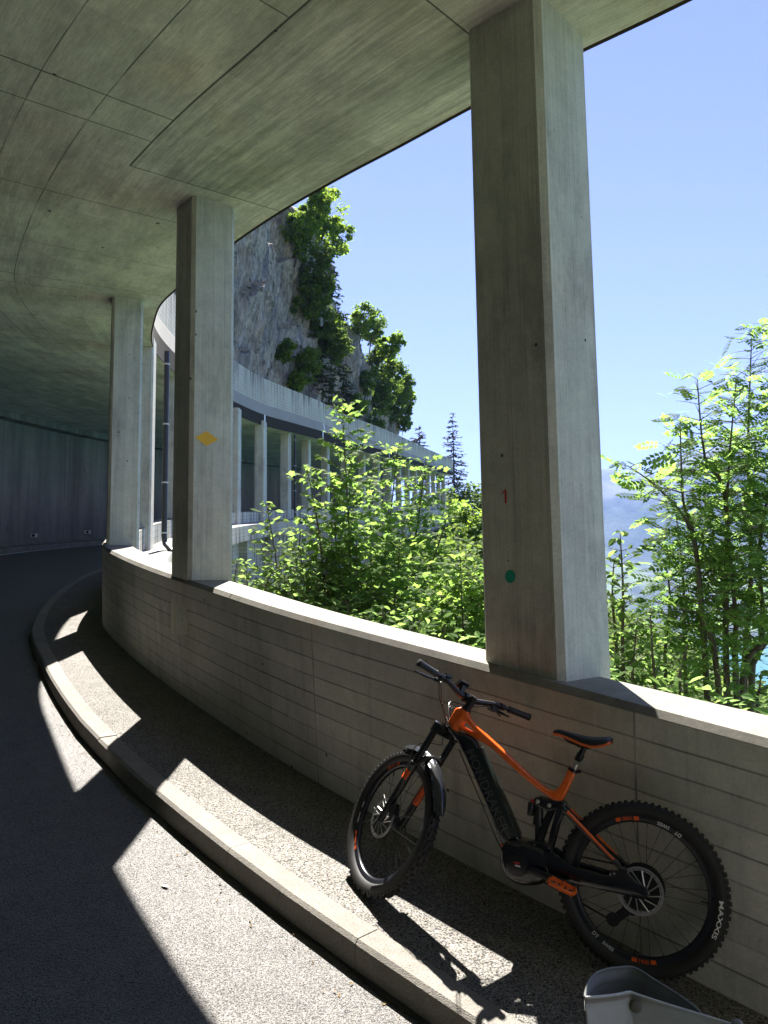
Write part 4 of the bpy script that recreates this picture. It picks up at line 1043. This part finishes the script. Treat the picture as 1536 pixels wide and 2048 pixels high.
# cranks and pedals
def crank(bb, end, y, pname):
    bb, end = np.array(bb), np.array(end); d_ = (end - bb) / np.linalg.norm(end - bb); n_ = np.array([-d_[1], d_[0]])
    ol = [tuple(bb - d_*.018 + n_*.012), tuple(bb - d_*.018 - n_*.012), tuple(bb + d_*.02 - n_*.017), tuple(end - n_*.012), tuple(end + d_*.014 - n_*.006), tuple(end + d_*.014 + n_*.006), tuple(end + n_*.012), tuple(bb + d_*.02 + n_*.017)]
    c = part('crank', plate(ol, [], .009, .004, y), B['satin'])
    sg = 1 if y > 0 else -1
    bm = bmesh.new()
    yc = y + sg * .062
    tilt = math.radians(12)
    def P(a, b, h=0.0): return (end[0] + a * math.cos(tilt), yc + sg * b, end[1] + a * math.sin(tilt) + h)
    frame_pts = [(-.052, -.046), (.052, -.046), (.058, -.02), (.058, .022), (.046, .048), (-.046, .048), (-.058, .022), (-.058, -.02)]
    tube(bm, [P(*q) for q in frame_pts] + [P(*frame_pts[0])], .0085, 8, False)
    for a in (-.026, .026): tube(bm, [P(a, -.044), P(a, .046)], .006, 6)
    tube(bm, [P(0, -.056), P(0, .05)], .0105, 10)
    for a in (-.05, 0.0, .05):
        for b in (-.04, .042): tube(bm, [P(a, b, -.012), P(a, b, .012)], .0022, 5)
    part('pedal', bm, B['pedal'], c)
crank((.468, .346), (.318, .332), .098, 'pedal'); crank((.468, .346), (.618, .360), -.098, 'pedal')
bm = bmesh.new(); tube(bm, [(.468, -.10, .346), (.468, .10, .346)], .014, 12); part('crank_axle', bm, B['satin'])
# chainring and chain on the far side
bm = bmesh.new(); tube(bm, [(.468, -.052, .346), (.468, -.056, .346)], .070, 36); part('chainring', bm, B['satin'])
bm = bmesh.new()
cp_ = [(.468 + .072*math.cos(a), .346 + .072*math.sin(a)) for a in np.linspace(-1.55, 1.55, 18)] + [(.468, .419), (.25, .427), (.02, .436)] + [(-.066*math.sin(a) , RW + .066*math.cos(a)) for a in np.linspace(.1, 2.6, 14)] + [(.02, .275), (.07, .245), (.10, .20), (.12, .19), (.25, .225), (.45, .275)]
pl_ = []
for k in range(len(cp_)):
    a_1, b_1 = np.array(cp_[k]), np.array(cp_[(k+1) % len(cp_)]); m_ = max(1, int(np.linalg.norm(b_1 - a_1) / .0064))
    pl_ += [a_1 + (b_1 - a_1) * q / m_ for q in range(m_)]
R_ = []
for k, p in enumerate(pl_):
    tv = pl_[(k+1) % len(pl_)] - pl_[k-1]; tv = tv / (np.linalg.norm(tv) + 1e-9); nv = np.array([-tv[1], tv[0]]); hh_ = .0044 if k % 2 else .0026
    R_.append([bm.verts.new((p[0] + nv[0]*s1*hh_, -.054 + s2*.0034, p[1] + nv[1]*s1*hh_)) for s1, s2 in ((1, 1), (1, -1), (-1, -1), (-1, 1))])
for k in range(len(R_)):
    for q in range(4): bm.faces.new((R_[k][q], R_[k][(q+1) % 4], R_[(k+1) % len(R_)][(q+1) % 4], R_[(k+1) % len(R_)][q]))
part('chain', bm, B['satin'], smooth=False)
# swingarm
for y in (.056, -.056):
    cs_ = part('chain_stay', plate([(.430,.430),(.395,.440),(.300,.402),(.150,.398),(.060,.418),(-.030,.395),(-.045,.370),(-.020,.340),(.090,.338),(.285,.330),(.400,.330)], [], .012, .006, y), B['black'])
    p0_, p1_ = np.array([.378, .640]), np.array([-.005, .385])
    bm = bmesh.new(); tube(bm, [(p0_[0], y*.62, p0_[1]), (.30, y*.8, .586), (.10, y, .452), (p1_[0], y, p1_[1])], [.013, .012, .011, .010], 10)
    ss_ = part('seat_stay', bm, B['black'])
    dq = (p1_ - p0_) / np.linalg.norm(p1_ - p0_); nq = np.array([-dq[1], dq[0]]); nq = nq if nq[1] > 0 else -nq
    bm = bmesh.new()
    st_, en_ = np.array([.352, .622]), np.array([.125, .468])
    tube(bm, [(st_[0] + nq[0]*.006, y*.72 + .004, st_[1] + nq[1]*.006), ((st_[0]+en_[0])/2 + nq[0]*.006, y*.87 + .004, (st_[1]+en_[1])/2 + nq[1]*.006), (en_[0] + nq[0]*.005, y*.99 + .004, en_[1] + nq[1]*.005)], [.0085, .0085, .006], 8)
    part('stripe', bm, B['orange'], ss_)
    bm = plate([(.396,.652),(.372,.652),(.360,.640),(.384,.560),(.402,.440),(.425,.440),(.415,.530)], [], .008, .004, y*.7); part('upright', bm, B['black'])
bm = plate([(.425,.655),(.400,.648),(.430,.545),(.452,.440),(.490,.440),(.470,.540)], [], .020, .008); part('seat_tube', bm, B['black'])
lk = part('suspension_link', plate([(.360,.655),(.375,.668),(.420,.660),(.485,.662),(.512,.650),(.510,.622),(.480,.612),(.440,.602),(.410,.616),(.370,.630)], [], .030, .008), B['black'])
for q in ((.492,.639), (.437,.634)):
    bm = bmesh.new(); tube(bm, [(q[0], -.033, q[1]), (q[0], .033, q[1]), (q[0], .0345, q[1])], [.0095,.0095,.007], 14); part('bolt', bm, B['silver'], lk)
shock = bmesh.new(); tube(shock, [(.492,0,.620),(.484,0,.545),(.483,0,.543),(.482,0,.530)], [.0235,.0235,.027,.027], 16); tube(shock, [(.482,0,.535),(.473,0,.462)], .0165, 14)
shock = part('shock', shock, B['satin'])
bm = bmesh.new(); tube(bm, [(.526,.012,.628),(.525,.012,.622),(.523,.012,.570),(.523,.012,.565)], [.010,.0155,.0155,.011], 14); part('reservoir', bm, B['satin'], shock)
bm = bmesh.new(); tube(bm, [(.516,.012,.640),(.520,.012,.628)], .012, 12); part('knob', bm, B['red'], shock)
rk_ = part('lower_link', plate([(.52,.452),(.45,.468),(.40,.445),(.395,.40),(.44,.395),(.50,.43)], [], .032, .008), B['black'])
bm = bmesh.new(); tube(bm, [(.482,-.034,.440),(.482,.0355,.440)], .007, 12); part('bolt', bm, B['silver'], rk_)
# seat post, collar, saddle
sdv = np.array([-.33, 0, .944]); sp0 = np.array([.352, 0, .805])
bm = bmesh.new(); tube(bm, [sp0 + sdv*0, sp0 + sdv*.014], .025, 18); box(bm, sp0 + sdv*.006 + np.array([-.028, 0, 0]), (.008, .012, .007)); part('seat_clamp', bm, B['satin'])
post = bmesh.new(); tube(post, [sp0 - sdv*.02, sp0 + sdv*.062], .0165, 18); post = part('seat_post', post, B['silver'])
bm = bmesh.new(); tube(bm, [sp0 + sdv*.055, sp0 + sdv*.09, sp0 + sdv*.091, sp0 + sdv*.125], [.0185, .0185, .0135, .0135], 16); part('upper_post', bm, B['satin'], post)
bm = bmesh.new(); box(bm, (.296, .022, .850), (.020, .004, .011)); box(bm, (.318, .014, .846), (.012, .012, .006)); part('bracket', bm, B['silver'], post, smooth=False)
sad_x = [.462,.452,.43,.40,.36,.32,.28,.25,.22,.200,.188]
top_z = [.969,.978,.982,.980,.976,.974,.976,.981,.988,.992,.988]
hw_ = [.006,.016,.021,.023,.029,.041,.057,.067,.071,.064,.040]
dp_ = [.008,.014,.018,.020,.024,.030,.034,.034,.030,.022,.012]
bm = bmesh.new(); rings = []
bt = bmesh.new(); tr = []
for x, z, w_, d_ in zip(sad_x, top_z, hw_, dp_):
    ring = []
    for a in np.linspace(-1, 1, 13):
        yy = w_ * math.sin(a * math.pi / 2); zz_ = z - d_ * abs(a) ** 3.0 + .002 * (1 - a * a)
        ring.append(bm.verts.new((x, yy, zz_)))
    for a in (.7, 0, -.7): ring.append(bm.verts.new((x, w_ * .75 * a, z - d_ * .85)))
    rings.append(ring)
    tr.append([[bt.verts.new((x, sg * w_ * 1.0, z - d_ + .001)), bt.verts.new((x, sg * (w_ * 1.03 + .002), z - d_ - .004)), bt.verts.new((x, sg * w_ * .82, z - d_ - .012))] for sg in (-1, 1)])
for k in range(len(rings) - 1):
    m = len(rings[0])
    for q in range(m): bm.faces.new((rings[k][q], rings[k][(q+1) % m], rings[k+1][(q+1) % m], rings[k+1][q]))
    for sg in (0, 1):
        for q in range(2): bt.faces.new((tr[k][sg][q], tr[k][sg][q+1], tr[k+1][sg][q+1], tr[k+1][sg][q]))
bm.faces.new(rings[0]); bm.faces.new(list(reversed(rings[-1])))
sad = part('saddle', bm, B['seatc']); part('trim', bt, B['orsadd'], sad)
bm = bmesh.new()
for y in (-.022, .022): tube(bm, bez([(.425, y*.5, .962), (.385, y, .938), (.345, y, .930), (.285, y, .930), (.235, y*1.3, .950)], 5), .0036, 8)
box(bm, (.312, 0, .930), (.028, .028, .008)); tube(bm, [sp0 + sdv*.115, (.312, 0, .932)], .014, 12); part('rail', bm, B['satin'], sad)

# wheels
def make_wheel(c, st, rear):
    c = np.array(c, float)
    T = (lambda p: steer(p)) if st else (lambda p: p)
    def PT(r, a, y): return T(c + np.array([r * math.cos(a), y, r * math.sin(a)]))
    def ringmesh(sec, n=96, closed=True):
        bm = bmesh.new(); R_ = []
        for k in range(n):
            a = 2*math.pi*k/n; R_.append([bm.verts.new(PT(r, a, y)) for r, y in sec])
        m = len(sec)
        for k in range(n):
            for q in range(m if closed else m-1):
                bm.faces.new((R_[k][q], R_[k][(q+1) % m], R_[(k+1) % n][(q+1) % m], R_[(k+1) % n][q]))
        return bm
    rim = part('wheel', ringmesh([(.279,-.011),(.276,0),(.279,.011),(.285,.0155),(.304,.0165),(.306,.012),(.300,0),(.306,-.012),(.304,-.0165),(.285,-.0155)]), B['rimb'])
    bm = ringmesh([(.302,.014),(.308,.021),(.320,.029),(.335,.0325),(.349,.030),(.358,.020),(.3615,.008),(.3615,-.008),(.358,-.020),(.349,-.030),(.335,-.0325),(.320,-.029),(.308,-.021),(.302,-.014)])
    def knob(a, y, r0, r1, la, ly, sl=0.0):
        vs = []
        for r, k in ((r0, 1.0), (r1, .82)):
            for da, dy in ((-1,-1),(1,-1),(1,1),(-1,1)):
                vs.append(bm.verts.new(PT(r - sl * abs(y + dy*ly*k) , a + da*la*k/.36, y + dy*ly*k)))
        for f in ((4,5,6,7),(0,1,5,4),(1,2,6,5),(2,3,7,6),(3,0,4,7)): bm.faces.new([vs[i] for i in f])
    NK = 78
    for k in range(NK):
        a = 2*math.pi*k/NK
        if k % 2 == 0:
            knob(a, -.0075, .3600, .3700, .0075, .0055); knob(a, .0075, .3600, .3700, .0075, .0055)
        else:
            knob(a, .0155, .358, .3675, .0085, .0048); knob(a, -.0155, .358, .3675, .0085, .0048)
        knob(a + .02, .0268, .350, .3570, .0075, .0055); knob(a + .02, -.0268, .350, .3570, .0075, .0055)
    tyre = part('tyre', bm, B['rubber'], rim, sharp=30)
    bm = bmesh.new()
    tube(bm, [T(c + np.array([0, y, 0])) for y in (-.058, -.036, -.034, -.026, -.024, .024, .026, .034, .036, .058)], [.012, .016, .031, .031, .017, .017, .031, .031, .016, .012], 18)
    part('hub', bm, B['satin'], rim)
    NS = 28
    for k in range(NS):
        a = 2*math.pi*k/NS; sd_ = 1 if k % 2 else -1; off = (.72 if (k // 2) % 2 else -.72)
        bm = bmesh.new(); p0, p1 = PT(.029, a + off, sd_*.030), PT(.281, a, sd_*.004)
        tube(bm, [p0, p0 + (p1 - p0) * .955, p0 + (p1 - p0) * .957, p1], [.00125, .00125, .0023, .0023], 5); part('spoke', bm, B['satin'], rim)
    # brake disc
    yd = .060; bm = bmesh.new(); n = 64
    def annulus(r0, r1, t=.001):
        R_ = [[bm.verts.new(PT(r, 2*math.pi*k/n, yd + y)) for r, y in ((r0,-t),(r1,-t),(r1,t),(r0,t))] for k in range(n)]
        for k in range(n):
            for q in range(4): bm.faces.new((R_[k][q], R_[k][(q+1)%4], R_[(k+1)%n][(q+1)%4], R_[(k+1)%n][q]))
    annulus(.084, .088); annulus(.0905, .100); annulus(.018, .030)
    for k in range(24):
        a = 2*math.pi*k/24; tube(bm, [PT(.087, a, yd), PT(.092, a + .03, yd)], .0022, 4)
    for k in range(12):
        a = 2*math.pi*k/12; tube(bm, [PT(.026, a + .75, yd), PT(.086, a, yd)], .0032, 5)
    part('brake_disc', bm, B['steel'], rim)
    if rear:
        bm = bmesh.new()
        for q, (r, y) in enumerate(((.103,-.030),(.092,-.034),(.082,-.038),(.070,-.042),(.058,-.046),(.045,-.050))):
            nt_ = int(r * 500); nt_ -= nt_ % 2
            R_ = []
            for k in range(nt_ * 2):
                a = math.pi*k/nt_; rr = r if k % 2 else r - .005
                R_.append([bm.verts.new(PT(rr, a, y + .001)), bm.verts.new(PT(rr, a, y - .001))])
            bm.faces.new([v[0] for v in R_]); bm.faces.new([v[1] for v in reversed(R_)])
            for k in range(len(R_)): k2 = (k+1) % len(R_); bm.faces.new((R_[k][0], R_[k2][0], R_[k2][1], R_[k][1]))
        part('cassette', bm, B['satin'], rim, smooth=False)
    # lettering
    def decal(s, a_mid, r_mid, h, y, mat, inward=True, stretch=1.0):
        def mp(x, yy, asp):
            span = h * asp * stretch / r_mid
            aa = a_mid + (span * (.5 - x) if inward else span * (x - .5)); rr = r_mid + (h * (.5 - yy) if inward else h * (yy - .5))
            return [PT(r, a, y) for r, a in zip(rr, aa)]
        text_mesh('lettering', s, mp, mat, rim)
    def patch(a0_, a1_, r0_, r1_, y, mat):
        bm = bmesh.new(); n_ = 10; R_ = [[bm.verts.new(PT(r, a0_ + (a1_-a0_)*k/n_, y)) for r in (r0_, r1_)] for k in range(n_ + 1)]
        for k in range(n_): bm.faces.new((R_[k][0], R_[k+1][0], R_[k+1][1], R_[k][1]))
        part('decal', bm, mat, rim, smooth=False)
    rad_ = math.radians
    ds_ = ((-64, 'w'), (107, 'w'), (-98, 'o'), (73, 'o')) if rear else ((-4, 'w'), (-31, 'o'), (66, 'o'))
    for a, k in ds_:
        if k == 'w':
            decal('DT', rad_(a + 9.5), .2945, .0165, .0174, B['white'], True, 1.0); decal('SWISS', rad_(a - 3.5), .2945, .0155, .0174, B['white'], True, .95)
        else:
            patch(rad_(a + 10), rad_(a + 5.6), .286, .303, .0172, B['odec']); patch(rad_(a - 5.6), rad_(a - 10), .286, .303, .0172, B['odec'])
            decal('1900', rad_(a), .2945, .0165, .0174, B['odec'], True, 1.0)
    if rear: decal('MAXXIS', rad_(187), .3285, .019, .0342, B['white'], False, 1.75)
    # valve
    bm = bmesh.new(); av = rad_(62 if not rear else 178); tube(bm, [PT(.283, av, 0), PT(.245, av, 0)], .0032, 6); part('valve', bm, B['satin'], rim)
    return rim
make_wheel((0, 0, RW), False, True); make_wheel(FAX, True, False)
# rear caliper, derailleur
bm = bmesh.new(); box(bm, (.100, .056, .418), (.030, .016, .014), Matrix.Rotation(.5, 3, 'Y')); box(bm, (.072, .056, .425), (.012, .019, .020)); tube(bm, [(.125,.058,.425),(.125,.072,.425)], .006, 8); cal = part('brake_caliper', bm, B['satin'], smooth=False)
for q in ((.128,.412), (.112,.420)):
    bm = bmesh.new(); tube(bm, [(q[0], .07, q[1]), (q[0], .078, q[1])], .0045, 8); part('bolt', bm, B['silver'], cal)
der = bmesh.new()
tube(der, [(.0, -.065, .372), (.03, -.07, .335), (.025, -.07, .290)], [.014, .016, .016], 10)
box(der, (.075, -.060, .225), (.020, .004, .060), Matrix.Rotation(-.75, 3, 'Y')); box(der, (.045, -.07, .270), (.034, .014, .014), Matrix.Rotation(.3, 3, 'Y'))
for q in ((.035, .262), (.110, .195)):
    tube(der, [(q[0], -.050, q[1]), (q[0], -.056, q[1])], .030, 14)
part('derailleur', der, B['satin'])
# ---- front end (steered)
frk = bmesh.new()
tube(frk, [fpt(.545, .030, y) for y in (-.10, -.07, 0, .07, .10)][1:4], [.026, .030, .026], 14)
box(frk, fpt(.552, .024), (.032, .066, .017), Matrix.Rotation(-(math.pi/2 - HA), 3, 'Y').inverted()); tube(frk, [fpt(.54), fpt(.585)], .028, 16)
fork = part('fork', frk, B['black'], st=True)
for y in (.066, -.066):
    bm = bmesh.new(); tube(bm, [fpt(.575, .046, y), fpt(.57, .046, y), fpt(.52, .046, y), fpt(.515, .046, y)], [.014, .024, .024, .0185], 16); part('crown_top', bm, B['black'], fork, st=True)
    bm = bmesh.new(); tube(bm, [fpt(.53, .046, y), fpt(.30, .046, y)], .0180, 16); part('stanchion', bm, B['black'], fork, st=True)
    bm = bmesh.new(); tube(bm, [fpt(.335, .046, y), fpt(.33, .046, y), fpt(.315, .046, y), fpt(.313, .046, y), fpt(.12, .046, y), fpt(.02, .046, y), fpt(-.02, .046, y), fpt(-.022, .046, y)], [.020, .0235, .0235, .0215, .0205, .0185, .0165, .008], 16)
    leg = part('lower_leg', bm, B['satin'], fork, st=True)
    for t0, t1 in (((.285, .235),) if y > 0 else ((.285, .13),)):
        bm = bmesh.new()
        sg = 1; R_ = []
        for t in np.linspace(t0, t1, 6):
            ring = []
            for a in np.linspace(-1.0, 1.2, 8) if y > 0 else np.linspace(.2, 1.9, 8):
                q = fpt(t, .046, y) + np.array([0, 1, 0]) * .0222 * math.cos(a) + FWD * -.0222 * math.sin(a); ring.append(bm.verts.new(q))
            R_.append(ring)
        for i in range(5):
            for k in range(7): bm.faces.new((R_[i][k], R_[i][k+1], R_[i+1][k+1], R_[i+1][k]))
        part('decal', bm, B['odec'], leg, st=True)
arch = bmesh.new(); tube(arch, [fpt(.300, .046, .066), fpt(.350, .030, .060), fpt(.388, .022, .035), fpt(.398, .020, 0), fpt(.388, .022, -.035), fpt(.350, .030, -.060), fpt(.300, .046, -.066)], [.014]*7, 10); part('arch', arch, B['satin'], fork, st=True)
bm = bmesh.new(); tube(bm, [FAX + np.array([0, -.085, 0]), FAX + np.array([0, .082, 0])], .009, 10); tube(bm, [FAX + np.array([0, -.086, 0]), FAX + np.array([-.02, -.100, -.05])], .005, 8); part('axle', bm, B['satin'], fork, st=True)
bm = bmesh.new(); box(bm, FAX + np.array([-.085, .062, .050]), (.022, .015, .030), Matrix.Rotation(.4, 3, 'Y')); part('brake_caliper', bm, B['satin'], fork, st=True, smooth=False)
# mudguard
bm = bmesh.new(); R_ = []
for a in np.linspace(math.radians(76), math.radians(166), 30):
    u = (a - math.radians(76)) / math.radians(90)
    wd = np.interp(u, [0, .06, .3, .42, .5, .8, .95, 1], [.016, .034, .040, .030, .040, .046, .038, .016]); ro = .398 + .012 * u
    R_.append([bm.verts.new(FAX + np.array([(ro - .030 * q * q) * math.cos(a), wd * q, (ro - .030 * q * q) * math.sin(a)])) for q in np.linspace(-1, 1, 9)])
for k in range(29):
    for q in range(8): bm.faces.new((R_[k][q], R_[k][q+1], R_[k+1][q+1], R_[k+1][q]))
bmesh.ops.solidify(bm, geom=bm.faces[:], thickness=.0022)
part('mudguard', bm, B['fender'], st=True, sharp=60)
# stem, handlebar
cl = fpt(.748, .042)
bm = bmesh.new(); tube(bm, [fpt(.705), fpt(.775)], .0195, 16); tube(bm, [fpt(.742), cl], [.019, .021], 14); tube(bm, [cl + np.array([0, -.026, 0]), cl + np.array([0, .026, 0])], .025, 16); tube(bm, [fpt(.775), fpt(.781)], .017, 14)
part('stem', bm, B['satin'], st=True)
def barpt(y):
    ay = abs(y); r_ = np.interp(ay, [0, .045, .16, .38], [0, 0, .032, .042]); bk = np.interp(ay, [0, .06, .38], [0, 0, -.055])
    return cl + np.array([bk, y, r_])
bm = bmesh.new(); ys = np.linspace(-.375, .375, 31); tube(bm, [barpt(y) for y in ys], [np.interp(abs(y), [0, .05, .15, .4], [.0158, .0158, .0115, .0112]) for y in ys], 12); hb = part('handlebar', bm, B['satin'], st=True)
for sg in (1, -1):
    bm = bmesh.new(); tube(bm, [barpt(sg*.245), barpt(sg*.250), barpt(sg*.255), barpt(sg*.30), barpt(sg*.345), barpt(sg*.378), barpt(sg*.380)], [.0125, .0185, .0165, .0160, .0165, .0185, .0135], 14); part('grip', bm, B['seatc'], hb, st=True)
    bm = bmesh.new(); p = barpt(sg*.205)
    tube(bm, [p + np.array([0, -.012, 0]), p + np.array([0, .012, 0])], .0175, 12)
    tube(bm, [p + np.array([.012, 0, -.006]), p + np.array([.045, -sg*.02, -.012]), p + np.array([.052, sg*.01, -.014])], [.010, .012, .010], 10)
    tube(bm, bez([p + np.array([.050, sg*.00, -.014]), p + np.array([.066, sg*.05, -.016]), p + np.array([.062, sg*.10, -.018]), p + np.array([.070, sg*.122, -.016])], 4), [.0065]*7 + [.005]*6, 8)
    part('brake_lever', bm, B['satin'], hb, st=True)
    bm = bmesh.new(); p = barpt(sg*.17)
    box(bm, p + np.array([-.002, 0, .022]) if sg > 0 else p + np.array([.012, 0, -.024]), (.018, .020, .007) if sg > 0 else (.020, .022, .012)); tube(bm, [p + np.array([0, -.008, 0]), p + np.array([0, .008, 0])], .016, 12)
    if sg < 0: tube(bm, [p + np.array([.0, -.01, -.03]), p + np.array([-.025, -.03, -.05])], .005, 8)
    part('remote' if sg > 0 else 'shifter', bm, B['satin'], hb, st=True, smooth=False)
bm = bmesh.new(); dp = cl + np.array([.012, .045, .055]); box(bm, dp, (.024, .030, .008), Matrix.Rotation(.75, 3, 'Y')); box(bm, (dp + cl) / 2 + np.array([0, .02, .003]), (.010, .012, .020)); part('display', bm, B['satin'], hb, st=True, smooth=False)
# cables: lever -> loop in front of the head tube -> frame
for k, (sy, x1, low, endp) in enumerate(((.205, .10, -.09, (.985, .034, .92)), (.190, .08, -.12, (.975, .036, .90)), (-.195, .12, -.04, (.985, -.034, .925)), (-.205, .14, -.02, (.96, .036, .88)), (-.18, .11, -.06, (1.00, .03, .80)))):
    p0 = steer(barpt(sy) + np.array([.045, -.02 * (1 if sy > 0 else -1), -.012])); p1 = steer(cl + np.array([x1, sy * .45, low * .5])); p2 = steer(cl + np.array([x1 * .8, sy * .05 + .03, low - .02]))
    bm = bmesh.new(); tube(bm, bez([p0, p1, p2, np.array(endp)], 8), .0026, 6); part('cable', bm, B['cable'])
bm = bmesh.new(); tube(bm, bez([np.array([1.0, .03, .80]), steer(fpt(.40, .08, .09)), steer(fpt(.2, .01, .09)), steer(fpt(.06, -.04, .075))], 8), .0026, 6); part('cable', bm, B['cable'])

# ------------------------------------------------------------------ guardrail end in the right foreground
M['nose_shade'] = plain('shade-darkened zinc plate', (0.19, 0.195, 0.19), 0.75, metal=0.2, var=0.5, sc=18.0, bump=0.1)  # shade of the hollow nose painted in as a darker zinc colour
gr = empty('guardrail', (1.4, 2.15, -1.9)); tag(gr, 'grey galvanised guardrail end with a folded nose beside the rear wheel', 'guardrail')
go = np.array([1.4, 2.15, -1.9])
front = [(.556,2.335,-1.165),(.60,2.352,-1.172),(.66,2.375,-1.178),(.70,2.391,-1.180),(.72,2.386,-1.184),(.80,2.355,-1.198),(.95,2.30,-1.222),(1.3,2.14,-1.27),(1.9,1.72,-1.35),(2.8,0.95,-1.46),(3.9,-.2,-1.62)]
back = [(.556,2.335,-1.165),(.575,2.385,-1.160),(.605,2.44,-1.160),(.645,2.482,-1.162),(.70,2.505,-1.165),(.755,2.508,-1.168),(.80,2.455,-1.180),(.85,2.395,-1.195),(.88,2.352,-1.208),(.885,2.338,-1.215)]
def rail(pts, flip):
    prof = [(.008, -.004), (0, 0.0), (0.0, -.035), (.030, -.085), (.030, -.115), (-.012, -.155), (.030, -.195), (.030, -.225), (0, -.275), (0, -.31)]
    pts = [np.array(p) for p in bez(pts, 5)]; V, F = [], []
    for k, p in enumerate(pts):
        t_ = pts[min(k+1, len(pts)-1)] - pts[max(k-1, 0)]; t_ = t_[:2] / np.linalg.norm(t_[:2]); n_ = np.array([t_[1], -t_[0]]) * flip
        w_ = np.interp(p[0], [.74, .95], [.12, 1.0]) if flip > 0 else .05
        for a, h in prof: V.append((p[0] + n_[0]*a*w_ - go[0], p[1] + n_[1]*a*w_ - go[1], p[2] + h - go[2]))
    m = len(prof)
    for k in range(len(pts) - 1):
        for q in range(m - 1): F.append((k*m+q, k*m+q+1, (k+1)*m+q+1, (k+1)*m+q))
    bm = bmesh.new(); vs = [bm.verts.new(v) for v in V]
    for f in F: bm.faces.new([vs[i] for i in f])
    bmesh.ops.recalc_face_normals(bm, faces=bm.faces); bmesh.ops.solidify(bm, geom=bm.faces[:], thickness=.004)
    tube(bm, [p - go for p in pts], .0042, 8)
    return bm
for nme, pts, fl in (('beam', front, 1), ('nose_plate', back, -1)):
    o = bm_obj(nme, rail(pts, fl), M['galv'] if fl > 0 else M['nose_shade'], gr, True)
for px, py in ((.715, 2.3865), (.97, 2.291)):
    bm = bmesh.new(); c = np.array([px, py, -1.182 - .034 - (.012 if px > .8 else 0)]) - go
    tube(bm, [c + np.array([.004, .012, 0]), c + np.array([-.001, -.004, 0]), c + np.array([-.0025, -.009, 0]), c + np.array([-.003, -.012, 0])], [.018, .018, .015, .008], 16); bm_obj('bolt', bm, M['boltm'], gr, True)
bm = bmesh.new(); box(bm, np.array([1.45, 2.10, -1.66]) - go, (.05, .04, .42)); bm_obj('post', bm, M['galv'], gr)

# small fallen leaves on the road
def fallen(px, py, lab, col, sz):
    r = px_ray(px, py); 
    for d_ in np.arange(2, 9, .01):
        P = r * d_; q = so(P[0], P[1])[0]
        if P[2] < zc(q[0]) - .112: break
    V, F = LEAF['oval']; a = 1.1
    o = mesh_obj('fallen_leaf', [((v[0]*math.cos(a) - v[1]*math.sin(a))*sz, (v[0]*math.sin(a) + v[1]*math.cos(a))*sz, v[2]*sz + .008) for v in V], F, plain('leaf ' + lab[:12], col, .6)); o.location = Vector(P); tag(o, lab, 'leaf')
fallen(455, 1745, 'small yellow green leaf lying against the kerb on the road', (.35, .33, .03), .075)
fallen(338, 1777, 'pale dry leaf lying on the sunlit road', (.55, .52, .46), .055)
# ------------------------------------------------------------------ haze
bm = bmesh.new(); box(bm, (0, 0, 425), (9100, 9100, 690))
mh = bpy.data.materials.new('valley haze'); mh.use_nodes = True; nt = mh.node_tree
nt.nodes.remove(nt.nodes['Principled BSDF']); pvn = nt.nodes.new('ShaderNodeVolumePrincipled')
pvn.inputs['Color'].default_value = (0.17, 0.29, 0.56, 1); pvn.inputs['Density'].default_value = 1.0e-4; pvn.inputs['Anisotropy'].default_value = 0.2
nt.links.new(pvn.outputs[0], nt.nodes['Material Output'].inputs['Volume'])
tag(bm_obj('haze', bm, mh), kind='stuff')
